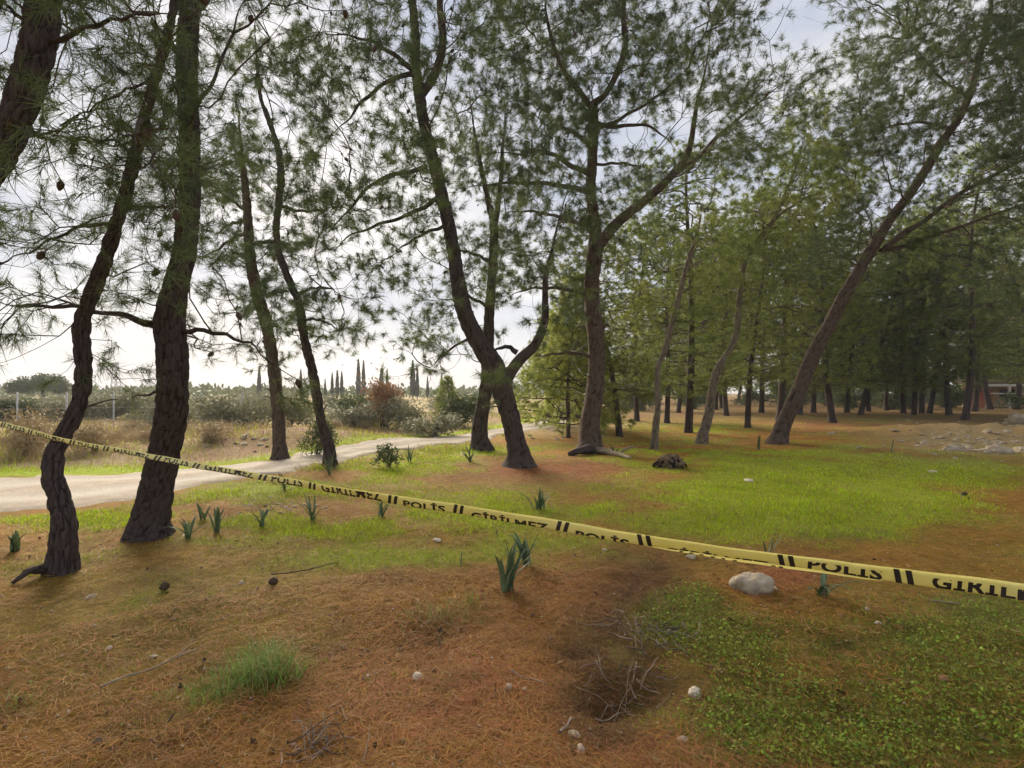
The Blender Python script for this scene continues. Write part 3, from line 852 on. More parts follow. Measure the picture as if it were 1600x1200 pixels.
def build_near():
    for k, t in NEAR.items():
        R = t['R']; d0 = t['d']; o = t['base']
        root = empty('pine_tree', o)
        tag(root, t['label'], 'pine tree')
        near = d0 < 6.5
        sides = 64 if near else 30
        V, Q, T, bk = bark_tube(t['S'] - o, t['SR'], sides, R.uniform(0, 50), 0.021 if near else 0.026, 0.5, 0.034 if near else 0.055)
        link('trunk', make_mesh('trunk', V, [Q, T], {'bark': bk}, True), root, M[t['bark']])
        roots, cost = [], []
        hmin = 1.3 if d0 > 8 else 1.7
        for p, r in zip(t['S'][::3], t['SR'][::3]):
            if p[2] > hmin: roots.append(p); cost.append(0.0)
        for q in t['limb3']:
            L = np.linalg.norm(np.diff(q[:, :3], axis=0), axis=1).sum()
            qq = resample(q, max(6, int(L / 0.07)))
            qq[:, 3] *= np.interp(np.linspace(0, 1, len(qq)), [0, 0.65, 1], [1, 0.9, 0.3])
            s = np.linspace(0, 6, len(qq))
            qq[:, 0] += 0.012 * np.sin(s * 3 + R.uniform(0, 6)); qq[:, 2] += 0.015 * np.sin(s * 4 + R.uniform(0, 6))
            V, Q, T, bk = bark_tube(qq[:, :3] - o, np.maximum(qq[:, 3], 0.006), 12, R.uniform(0, 50), 0.004, 0.0, 0.05)
            link('limb', make_mesh('limb', V, [Q, T], {'bark': bk}, True), root, M[t['bark']])
            for i in range(2, len(qq), 2):
                roots.append(qq[i, :3]); cost.append(0.25 * i / len(qq))
            roots.append(qq[-1, :3]); cost.append(0.2)
        hs = t['S'][:, 2]
        for _ in range(11 if k in ('T8', 'T9', 'T6', 'T11') else 5):
            i = int(R.choice(np.where((hs > 0.9) & (hs < 5.5))[0])); p = t['S'][i]; rr_ = t['SR'][i]
            a = R.uniform(0, 2 * PI); dv = np.array([math.cos(a), math.sin(a), R.uniform(-0.1, 0.5)])
            ln = rr_ + R.uniform(0.05, 0.28); tr_ = R.uniform(0.008, 0.018)
            Pq = resample(np.array([p + dv * rr_ * 0.6, p + dv * (rr_ + ln) * 0.6, p + dv * ln + [0, 0, R.normal(0, 0.03)]]), 6) - o
            Vq, Qq, Tq = tube(Pq, np.linspace(tr_, tr_ * 0.4, 6), 6)
            link('branch_stub', make_mesh('branch_stub', Vq, [Qq, Tq], None, True), root, M['twig'])
        roots = np.array(roots); cost = np.array(cost)
        tg, tint, leafy_ = [], [], []
        sig = min(1.5, 0.16 * d0 + 0.15)
        for (x, y) in PLAN[k]:
            d = d0 + np.clip(R.normal(0, sig), -2.2 * sig, 2.2 * sig)
            d = max(d, 2.6)
            # keep the picture place but real depth; spread twigs in a flattened clump
            c = at(x, y, d)
            n = int(R.integers(10, 19))
            cr = R.uniform(0.20, 0.38) * (0.75 if near else 1.0)
            tt = np.clip(0.4 + 0.3 * R.normal(), 0, 1)
            pts = c + R.normal(0, 1, (n, 3)) * np.array([cr, cr, cr * 0.62])
            tg.append(pts); tint += [tt] * n
            leafy_ += list(R.random(n) < 0.80)
        if not tg: continue
        tg = np.concatenate(tg); tint = np.array(tint); leafy_ = np.array(leafy_)
        ok = tg[:, 2] > 1.15
        tg, tint, leafy_ = tg[ok], tint[ok], leafy_[ok]
        P0, P1, A0, A1, dirs, cnt = branchwork(roots, cost, tg, 0.62, 0.0019, 0.03, R)
        dirs = norm(dirs + R.normal(0, 0.25, dirs.shape) + np.array([0, 0, 0.12]))
        sel = leafy_ & (cnt < 6)
        cn_ = tg[(cnt >= 3) & (R.random(len(tg)) < 0.09)]
        nn = (26, 0.13, 0.0042) if near else (25, 0.16, 0.0072)
        # side shoots round every leafy twig end
        tp, dr, tq = [tg[sel]], [dirs[sel]], [tint[sel]]
        e0, e1 = [], []
        for _ in range(2):
            dv = norm(dirs[sel] + R.normal(0, 0.75, dirs[sel].shape))
            q = tg[sel] - dirs[sel] * R.uniform(0.02, 0.16, (sel.sum(), 1))
            e = q + dv * R.uniform(0.07, 0.17, (sel.sum(), 1))
            tp.append(e); dr.append(dv); tq.append(tint[sel])
            if not e0: e0.append(q); e1.append(e)
        e0, e1 = np.concatenate(e0), np.concatenate(e1)
        P0 = np.vstack([P0, e0]); P1 = np.vstack([P1, e1]); A0 = np.r_[A0, np.full(len(e0), 0.0019)]; A1 = np.r_[A1, np.full(len(e0), 0.0014)]
        finish_tree(root, P0, P1, A0, A1, np.concatenate(tp), np.concatenate(dr), np.concatenate(tq), R, o, M['needles_light'] if k in ('T10', 'T11') else M['needles'], nn, cn_)
build_near()

# ------------------------------------------------------------------ pines of the wood (a few kinds, copied)
def generic_pine(seed, H, crown_lo, rad, n_clump, n_needle, nlen, nwid, nm, bk, lean=0.0, r0=0.135, conical=False, tips=(5, 9)):
    R = np.random.default_rng(seed)
    root = empty('pine_tree', (0, 0, 0))
    zz = np.linspace(-0.15, H * 0.93, 26)
    ph = R.uniform(0, 6, 3)
    am = 0.035 * H
    P = np.c_[lean * zz + am * np.sin(zz / H * 5 + ph[0]) * (zz / H), am * np.sin(zz / H * 4 + ph[1]) * (zz / H), zz]
    rr = r0 * (1 - 0.85 * np.clip(zz / H, 0, 1)) + 0.01
    V, Q, T, b = bark_tube(P, rr, 12, seed, 0.02, 0.35, 0.12)
    link('trunk', make_mesh('trunk', V, [Q, T], {'bark': b}, True), root, M[bk])
    tg, tint = [], []
    for _ in range(n_clump):
        u = R.random()
        z = crown_lo + (H - crown_lo) * (u ** 1.0)
        f = (z - crown_lo) / (H - crown_lo)
        rmax = rad * ((1 - f) ** 0.8 + 0.08 if conical else (0.45 + 0.9 * f) * (1 - f) ** 0.45 * 1.15 + 0.05)
        r = rmax * math.sqrt(R.random()) ** 0.8
        a = R.uniform(0, 2 * PI)
        ax = np.array([np.interp(z, P[:, 2], P[:, 0]), np.interp(z, P[:, 2], P[:, 1]), 0])
        c = ax + np.array([r * math.cos(a), r * math.sin(a), z + 0.12 * r])
        if not conical and float(vnoise(c[0] / 1.25 + seed, c[1] / 1.25, c[2] / 0.9)) < -0.42: continue
        n = int(R.integers(*tips))
        cr = R.uniform(0.22, 0.42) * (rad / 2.6)
        tg.append(c + R.normal(0, 1, (n, 3)) * np.array([cr, cr, cr * 0.5]))
        tint += [np.clip(0.45 + 0.3 * R.normal(), 0, 1)] * n
    tg = np.concatenate(tg); tint = np.array(tint)
    roots = P[(P[:, 2] > crown_lo * 0.8)]
    # dead lower snags
    P0, P1, A0, A1, dirs, cnt = branchwork(roots, np.zeros(len(roots)), tg, 0.55, 0.004, 0.06, R)
    dirs = norm(dirs + R.normal(0, 0.3, dirs.shape) + np.array([0, 0, 0.15]))
    sel = cnt < 5
    finish_tree(root, P0, P1, A0, A1, tg[sel], dirs[sel], tint[sel], R, np.zeros(3), nm, (n_needle, nlen, nwid))
    return root

WOOD = [generic_pine(101, 10.8, 1.55, 2.9, 332, 30, 0.22, 0.018, M['needles_wood'], 'bark_dark', 0.03),
        generic_pine(102, 9.9, 1.4, 2.7, 315, 30, 0.22, 0.018, M['needles_wood'], 'bark_dark', -0.05),
        generic_pine(103, 11.5, 2.0, 3.1, 350, 30, 0.22, 0.018, M['needles_light'], 'bark_dark', 0.08),
        generic_pine(104, 10.2, 1.7, 2.8, 315, 30, 0.22, 0.018, M['needles_wood'], 'bark_dark', 0.14, r0=0.13)]
YOUNG = generic_pine(105, 4.8, 0.15, 1.75, 290, 34, 0.18, 0.013, M['needles_young'], 'bark_brown', 0.02, r0=0.06, conical=True)

def place_wood():
    R = np.random.default_rng(5)
    used = set()
    def put(i, loc, rz, sc, label, group, light=False):
        if i not in used:
            o = WOOD[i]; used.add(i)
            o.location = [float(v) for v in loc]; o.rotation_euler = (0, 0, rz); o.scale = sc
        else:
            o = copy_thing(WOOD[i], loc, rz, sc, (R.normal(0, 0.07), R.normal(0, 0.07)))
        for ch in o.children:
            if ch.name.startswith('crown') and light:
                ch.material_slots[0].link = 'OBJECT'; ch.material_slots[0].material = M['needles_light']
        tag(o, label, 'pine tree', group)
    front = [((1076, 676), 0, 0.90, 'stout pine trunk right behind the thin pale-stemmed pine'), ((968, 682), 3, 0.72, 'small dark pine standing just right of the tall furrowed brown trunk'),
             ((995, 658), 1, 0.9, 'dark pine just behind the small one beside the tall furrowed trunk'), ((1042, 661), 1, 0.85, 'thin dark pine between the pale thin stem and the small dark pine'), ((1168, 668), 3, 0.8, 'thin pine behind the crooked slender one, at the red earth patch'),
             ((1218, 657), 2, 1.05, 'tall thick-trunked pine rising behind the foot of the leaning pine'), ((1301, 661), 0, 0.95, 'pine standing alone just right of the leaning trunk'), ((1508, 656), 2, 1.0, 'stout grey speckled trunk in front of the dark cluster, near the rubble'),
             ((1483, 649), 1, 1.0, 'dark pine just left of the stout speckled trunk'), ((1345, 648), 0, 1.0, 'dark pine left of the tight trunk cluster'), ((1411, 646), 1, 1.0, 'leftmost trunk of the tight dark cluster in the wood'), ((1428, 648), 3, 1.0, 'second trunk of the tight dark cluster in the wood'), ((1440, 645), 0, 1.05, 'third trunk of the tight dark cluster in the wood'), ((1452, 646), 2, 1.0, 'rightmost trunk of the tight dark cluster in the wood'),
             ((1271, 645), 1, 1.0, 'dark pine seen just behind the middle of the leaning trunk foot'), ((1323, 645), 3, 1.0, 'thin dark pine right of the lone one behind the leaning trunk'), ((1357, 643), 1, 1.0, None), ((1385, 642), 2, 1.0, None), ((1523, 643), 2, 1.25, 'pine trunk just right of the stout speckled one'), ((1547, 640), 2, 1.3, 'pine trunk in front of the red wall of the low building'), ((1590, 640), 2, 1.3, 'pine trunk at the frame edge in front of the low building'),
             ((1620, 648), 2, 1.0, None), ((1680, 655), 1, 1.0, None), ((1720, 645), 0, 1.0, None), ((1135, 650), 2, 0.95, 'pine visible between the crooked slender stem and the thin one behind it'), ((1105, 643), 0, 0.95, None), ((1060, 645), 1, 0.95, None), ((1250, 648), 1, 0.95, None), ((1190, 645), 2, 1.0, None)]
    for (p, i, s, lab) in front:
        g = on_ground(*p)
        put(i, g, R.uniform(0, 6.28), (s * R.uniform(0.95, 1.1), s * R.uniform(0.95, 1.1), s * R.uniform(0.92, 1.08)),
            lab or 'dark pine standing deep in the shaded pine wood beyond the lawn', None if lab else 'pines deep in the wood', p[0] > 1310 or R.random() < 0.2)
    for _ in range(46):
        d = R.uniform(42, 85); px = R.uniform(960, 1750)
        if 1490 < px < 1660 and d < 58: d += 20
        x = (px - 800) / F * d
        g = np.array([x, d, float(ground_z(np.array([x]), np.array([d]))[0])])
        s = R.uniform(0.95, 1.25)
        put(int(R.integers(0, 4)), g, R.uniform(0, 6.28), (s, s, s), 'dark pine standing deep in the shaded pine wood beyond the lawn', 'pines deep in the wood', px > 1310 or R.random() < 0.35)
    g = on_ground(888, 684)
    YOUNG.location = [float(v) for v in g]
    tag(YOUNG, 'young light green pine leafy to the ground, left of the tall furrowed trunk', 'pine tree')
    for px, py, s in ((908, 672, 0.8), (858, 664, 0.95), (700, 664, 0.42)):
        o = copy_thing(YOUNG, on_ground(px, py), 2.0 + px, s)
        tag(o, 'young green pine close behind the tall furrowed trunk' if px > 900 else 'smaller green pine at the bend of the road' if px > 800 else 'small bushy green pine across the road behind the crossing trunks', 'pine tree')
place_wood()

# ------------------------------------------------------------------ bushes, round tree, cypresses on the left
def leaf_mass(R, n, shape, size, aspect=0.5):
    """n leaf quads (diamonds) inside a shape(u) -> points, normals outward-ish"""
    P = shape(R, n)
    d = norm(R.normal(0, 1, (n, 3)) + np.array([0, 0, 0.35]))
    s = norm(np.cross(d, R.normal(0, 1, (n, 3))))
    l = size * R.uniform(0.6, 1.3, n)[:, None]
    V = np.stack([P, P + d * l * 0.5 + s * l * aspect * 0.5, P + d * l, P + d * l * 0.5 - s * l * aspect * 0.5], 1).reshape(-1, 3)
    Q = np.arange(n * 4).reshape(-1, 4)
    return V, Q, P

def lobes(cs, thick=0.55):
    cs = np.array(cs, float)   # x y z r
    def f(R, n):
        w = cs[:, 3] ** 2; i = R.choice(len(cs), n, p=w / w.sum())
        dr = norm(R.normal(0, 1, (n, 3)))
        rr = cs[i, 3] * (1 - thick * R.random(n) ** 1.6)
        p = cs[i, :3] + dr * rr[:, None] * np.array([1, 1, 0.85])
        p += 0.10 * cs[i, 3][:, None] * R.normal(0, 1, (n, 3))
        p[:, 2] = np.abs(p[:, 2])
        return p
    return f

def make_bush(name, seed, mat, r=1.0, h=1.3, n=1500, size=0.11, nl=11, stems=9, aspect=0.5, wispy=0.0):
    R = np.random.default_rng(seed)
    root = empty(name, (0, 0, 0))
    cs = []
    for _ in range(nl):
        a = R.uniform(0, 6.28); q = r * 0.62 * math.sqrt(R.random()); z = h * R.uniform(0.22, 0.78)
        cs.append((q * math.cos(a), q * math.sin(a), z, r * R.uniform(0.22, 0.46)))
    V, Q, P = leaf_mass(R, n, lobes(cs), size, aspect)
    if wispy:
        m = int(n * wispy)
        up = np.c_[R.normal(0, r * 0.45, (m, 2)), R.uniform(0.2, 1.25, m) * h]
        V2 = np.repeat(up, 4, 0) + (V[:m * 4] - np.repeat(P[:m], 4, 0)); V = np.vstack([V, V2]); Q = np.vstack([Q, np.arange(m * 4).reshape(-1, 4) + n * 4])
    tn = np.clip(np.repeat(0.5 + 0.35 * fbm(V[::4, 0] / 0.35 / r, V[::4, 1] / 0.35 / r, V[::4, 2] / 0.35 / r, o=2) + R.normal(0, 0.15, len(V) // 4), 4), 0, 1)
    link('foliage', make_mesh('foliage', V, [Q], {'tint': tn}), root, mat)
    mb = MB()
    for _ in range(stems):
        c = cs[R.integers(len(cs))]
        Pp = np.array([[R.normal(0, 0.08 * r), R.normal(0, 0.08 * r), -0.05], [c[0] * 0.4, c[1] * 0.4, c[2] * 0.5], [c[0], c[1], c[2] + c[3] * 0.5]])
        mb.add(*tube(resample(Pp, 6), np.linspace(0.02, 0.006, 6) * max(r, 0.35), 4))
    link('stem', mb.mesh('stem', True), root, M['twig'])
    return root

BUSH = [make_bush('bush', 201, M['bush_grey'], 1.25, 1.5, 2600, 0.12), make_bush('bush', 202, M['bush_green'], 1.1, 1.4, 2400, 0.12), make_bush('bush', 203, M['bush_rust'], 1.0, 1.7, 2200, 0.11, wispy=0.04),
        make_bush('bush', 204, M['bush_tan'], 0.9, 0.8, 2000, 0.10, aspect=0.25, wispy=0.3), make_bush('bush', 205, M['bush_grey'], 1.4, 1.2, 2600, 0.13, wispy=0.15)]
BUSED = set()
def put_bush(i, loc, rz, sc, label, group=None):
    if i not in BUSED:
        BUSED.add(i); o = BUSH[i]
        o.location = [float(v) for v in loc]; o.rotation_euler = (0, 0, rz); o.scale = sc
    else:
        o = copy_thing(BUSH[i], loc, rz, sc)
    return tag(o, label, 'bush', group)

def place_bushes():
    R = np.random.default_rng(9)
    one = [((40, 712), 3, (0.95, 0.8, 0.95), 'dry tan bush beyond the road at the left frame edge'), ((150, 705), 3, (0.8, 0.7, 0.7), 'dry tan bush between the two dark trunks beyond the road'),
           ((600, 668), 2, (1.0, 1.0, 1.25), 'rusty brown dry bush below the twin cypresses'), ((556, 670), 0, (1.0, 1.0, 0.65), 'low green bush beside the rusty brown one'), ((675, 683), 4, (0.8, 0.7, 0.5), 'dark green bush on the far verge near the crossing trunks'),
           ((495, 712), 1, (0.42, 0.42, 0.55), 'small green bush right behind the thin bent pine'), ((330, 690), 3, (0.7, 0.7, 0.5), 'low dry bush on the bank right of the thick dark pine'), ((715, 668), 1, (1.2, 1.0, 0.9), 'tall green bush behind the crossing trunks'),
           ((640, 672), 4, (0.8, 0.8, 0.8), 'grey bush right of the rusty brown one'), ((455, 672), 0, (1.1, 1.0, 1.0), 'grey green bush between the two pines at the road')]
    for p, i, s, lab in one:
        put_bush(i, on_ground(*p), R.uniform(0, 6), s, lab)
    for k in range(90):
        d = 20 + 34 * R.random() ** 1.2; px = R.uniform(-260, 770)
        if px > 600 and d < 30: d += 12
        x = (px - 800) / F * d
        i = int(R.choice([0, 0, 4, 4, 1, 3, 2], p=[.2, .15, .2, .15, .12, .12, .06]))
        s = R.uniform(0.55, 1.0)
        put_bush(i, (x, d, float(ground_z(np.array([x]), np.array([d]))[0]) - 0.05), R.uniform(0, 6), (s * R.uniform(1.2, 2.0), s * 1.2, s * R.uniform(0.75, 1.1)), 'hazy bush in the thicket beyond the field', 'bushes of the far thicket')
    for k in range(46):
        d = 11.5 + 9 * R.random(); px = R.uniform(-200, 640)
        x = (px - 800) / F * d
        if float(road_dist(np.array([x]), np.array([d]))[0]) < 0.7 or float(field(np.array([x]), np.array([d]))[0]) < 0.9: continue
        s = R.uniform(0.22, 0.42)
        put_bush(3, (x, d, float(ground_z(np.array([x]), np.array([d]))[0]) - 0.02), R.uniform(0, 6), (s * 1.5, s, s), 'low dry tussock in the field beyond the road', 'dry tussocks in the field')
place_bushes()

def wood_undergrowth():
    R = np.random.default_rng(19)
    for k in range(46):
        d = R.uniform(40, 84); px = R.uniform(930, 1700)
        if 1500 < px < 1650 and d < 54: d += 20
        x = (px - 800) / F * d
        s = R.uniform(0.9, 1.7)
        put_bush(1, (x, d, float(ground_z(np.array([x]), np.array([d]))[0]) - 0.05), R.uniform(0, 6), (s * 1.6, s, s * R.uniform(0.7, 1.2)), 'dark undergrowth bush deep in the pine wood', 'undergrowth of the wood')
wood_undergrowth()

def make_verge_bush():
    o = make_bush('bush', 231, M['bush_green'], 0.34, 0.42, 500, 0.075, 9, 10, 0.45)
    o.location = [float(v) for v in on_ground(608, 730)]
    tag(o, 'small round dark green bush on the near verge of the dirt road', 'bush')
    g = on_ground(1585, 640)
    c = copy_thing(o, g, 1.0, 3.2)
    tag(c, 'dark shrub below the low building at the right edge', 'bush')
make_verge_bush()

def make_round_tree():
    R = np.random.default_rng(301)
    g = on_ground(66, 633)
    g = np.array([(66 - 800) / F * 62, 62.0, 0.0])
    root = empty('round_tree', g)
    tag(root, 'hazy dome-shaped tree above the thicket on the left', 'tree')
    cs = []
    for _ in range(22):
        q, a = 2.5 * math.sqrt(R.random()), R.uniform(0, 6.28)
        cs.append((q * math.cos(a), q * math.sin(a), 1.5 + R.uniform(0.2, 1.0) * 1.7 * (1 - (q / 2.9) ** 2), R.uniform(0.55, 0.95)))
    V, Q, P = leaf_mass(R, 9000, lobes(cs, 0.6), 0.26)
    tn = np.clip(0.4 + 0.4 * fbm(V[:, 0] / 0.8, V[:, 1] / 0.8, V[:, 2] / 0.8, o=2), 0, 1)
    link('crown', make_mesh('crown', V, [Q], {'tint': tn}), root, M['bush_green'])
    mb = MB()
    mb.add(*tube(np.array([[0, 0, -0.1], [0.1, 0, 1.0], [0.05, 0, 2.0], [0.2, 0.1, 3.4]]), np.array([0.25, 0.2, 0.18, 0.08]), 8))
    for c in cs[:8]:
        mb.add(*tube(resample(np.array([[0.05, 0, 1.6], [c[0] * 0.5, c[1] * 0.5, 2.4], [c[0], c[1], c[2]]]), 6), np.linspace(0.1, 0.03, 6), 5))
    link('trunk', mb.mesh('trunk', True), root, M['bark_dark'])
make_round_tree()

def make_cypresses():
    R = np.random.default_rng(311)
    root = empty('cypress_tree', (0, 0, 0))
    n = 5200
    z = R.random(n) ** 0.9
    rad = 0.085 * np.sin(np.clip(z, 0, 1) ** 0.55 * PI) ** 0.8 * (1 + 0.25 * vnoise(z * 14, z * 0)) + 0.004
    a = R.uniform(0, 6.28, n); rr = rad * (1 - 0.5 * R.random(n) ** 2) * (1 + 0.25 * vnoise(np.cos(a) * 2 + 5, np.sin(a) * 2, z * 16))
    P = np.c_[rr * np.cos(a), rr * np.sin(a), 0.06 + 0.94 * z]
    d = norm(np.c_[np.cos(a) * 0.35, np.sin(a) * 0.35, np.ones(n)] + R.normal(0, 0.25, (n, 3)))
    s = norm(np.cross(d, R.normal(0, 1, (n, 3))))
    l = 0.035 * R.uniform(0.6, 1.4, n)[:, None]
    V = np.stack([P, P + d * l * 0.5 + s * l * 0.22, P + d * l, P + d * l * 0.5 - s * l * 0.22], 1).reshape(-1, 3)
    tn = np.clip(np.repeat(0.45 + 0.4 * vnoise(a * 3, z * 12) + R.normal(0, 0.12, n), 4), 0, 1)
    link('crown', make_mesh('crown', V, [np.arange(n * 4).reshape(-1, 4)], {'tint': tn}), root, M['cypress'])
    mb = MB(); mb.add(*tube(np.array([[0, 0, -0.02], [0, 0, 0.3], [0, 0, 0.9]]), np.array([0.014, 0.011, 0.003]), 6))
    link('trunk', mb.mesh('trunk', True), root, M['bark_dark'])
    L = [(405, 572, 95, 1.0, 'hazy cypress left of the brown pine across the road'), (470, 577, 95, 1.0, 'lone hazy cypress between the two roadside pines'), (508, 592, 92, 1.0, 'short hazy cypress just right of the thin bent pine'), (519, 583, 90, 1.0, 'leftmost of three dark hazy cypresses standing close together'),
         (527, 579, 92, 1.15, 'middle of three dark hazy cypresses standing close together'), (534, 581, 90, 1.0, 'rightmost of three dark hazy cypresses standing close together'), (560, 563, 100, 1.0, 'taller one of the twin slender cypresses'), (568, 565, 100, 0.9, 'right one of the twin slender cypresses'),
         (605, 578, 100, 0.9, 'single slim cypress right of the ragged conifer'), (596, 577, 104, 1.5, 'ragged hazy conifer beside a slim cypress'), (645, 565, 95, 1.2, 'tall cypress above the green thicket left of the crossing trunks'), (652, 575, 95, 1.0, 'shorter cypress touching the tall one left of the crossing trunks'),
         (668, 590, 100, 1.0, 'short hazy cypress left of the crossing trunks'), (690, 585, 100, 1.0, 'hazy cypress close to the crossing trunks'), (706, 588, 98, 1.0, 'hazy cypress nearest to the crossing trunks'), (438, 575, 97, 1.0, 'hazy cypress just right of the brown pine across the road')]
    for i, (px, top, d, wf, lab) in enumerate(L):
        h = CZ + (HOR - top) / F * d
        loc = ((px - 800) / F * d, d, float(ground_z(np.array([(px - 800) / F * d]), np.array([float(d)]))[0]))
        sc = (h * wf * 0.62, h * wf * 0.62, h)
        if i == 0:
            root.location = loc; root.scale = sc; root.rotation_euler = (0, 0, 0.3); o = root
        else:
            o = copy_thing(root, loc, i * 1.3, sc)
        tag(o, lab, 'cypress', 'cypresses on the skyline')
make_cypresses()

def far_wood():
    """far-off tree belt that closes the horizon as one mass"""
    R = np.random.default_rng(77)
    n = 15000
    th = np.radians(R.uniform(-62, 62, n)); d = R.uniform(120, 190, n)
    x, y = d * np.sin(th), d * np.cos(th)
    hh = 1.7 + 1.3 * fbm(np.degrees(th) / 2.2, d / 30, o=4)
    hh = hh * np.where(th > 0.05, 4.0, 1.0)
    z = np.maximum(hh, 0.8) * R.random(n) ** 0.6
    P = np.c_[x, y, z]
    dd = norm(R.normal(0, 1, (n, 3)) + np.array([0, 0, 0.6])); s = norm(np.cross(dd, R.normal(0, 1, (n, 3))))
    l = 1.1 * R.uniform(0.6, 1.4, n)[:, None]
    V = np.stack([P, P + dd * l * 0.5 + s * l * 0.3, P + dd * l, P + dd * l * 0.5 - s * l * 0.3], 1).reshape(-1, 3)
    tn = np.clip(np.repeat(0.5 + 0.5 * fbm(np.degrees(th) / 1.1, z / 2, o=2), 4), 0, 1)
    tag(link('far_woods', make_mesh('far_woods', V, [np.arange(n * 4).reshape(-1, 4)], {'tint': tn}), mat=M['bush_green']), 'hazy belt of far trees along the horizon', 'woods', kind='stuff')
far_wood()

# ------------------------------------------------------------------ ground cover: litter, grass, clover
def scatter(n, r0, r1, R, half=50):
    th = np.radians(R.uniform(-half, half, n))
    r = r0 * np.exp(R.random(n) * math.log(r1 / r0))
    return r * np.sin(th), r * np.cos(th), r

def blade_mesh(x, y, h, w, lean, col, R, bent=True, droop=0.35):
    n = len(x)
    z = ground_z(x, y) - 0.004
    b = np.c_[x, y, z]
    a = R.uniform(0, 2 * PI, n); u = np.c_[np.cos(a), np.sin(a), np.zeros(n)]
    f = R.uniform(0, 2 * PI, n); v = np.c_[np.cos(f), np.sin(f), np.zeros(n)]
    h = h[:, None]; w = w[:, None]; lean = lean[:, None]
    up = np.array([[0, 0, 1.0]])
    mid = b + up * h * 0.6 + v * h * lean * 0.4
    tip = b + up * h * (1 - droop * lean) + v * h * lean * 1.1
    if bent:
        V = np.stack([b - u * w / 2, b + u * w / 2, mid + u * w * 0.38, mid - u * w * 0.38, tip], 1).reshape(-1, 3)
        k = np.arange(n)[:, None] * 5
        Q = k + np.array([[0, 1, 2, 3]]); T = k + np.array([[3, 2, 4]])
        return V, [Q, T], np.repeat(col, 5, 0)
    V = np.stack([b - u * w / 2, b + u * w / 2, tip], 1).reshape(-1, 3)
    return V, [np.arange(n * 3).reshape(-1, 3)], np.repeat(col, 3, 0)

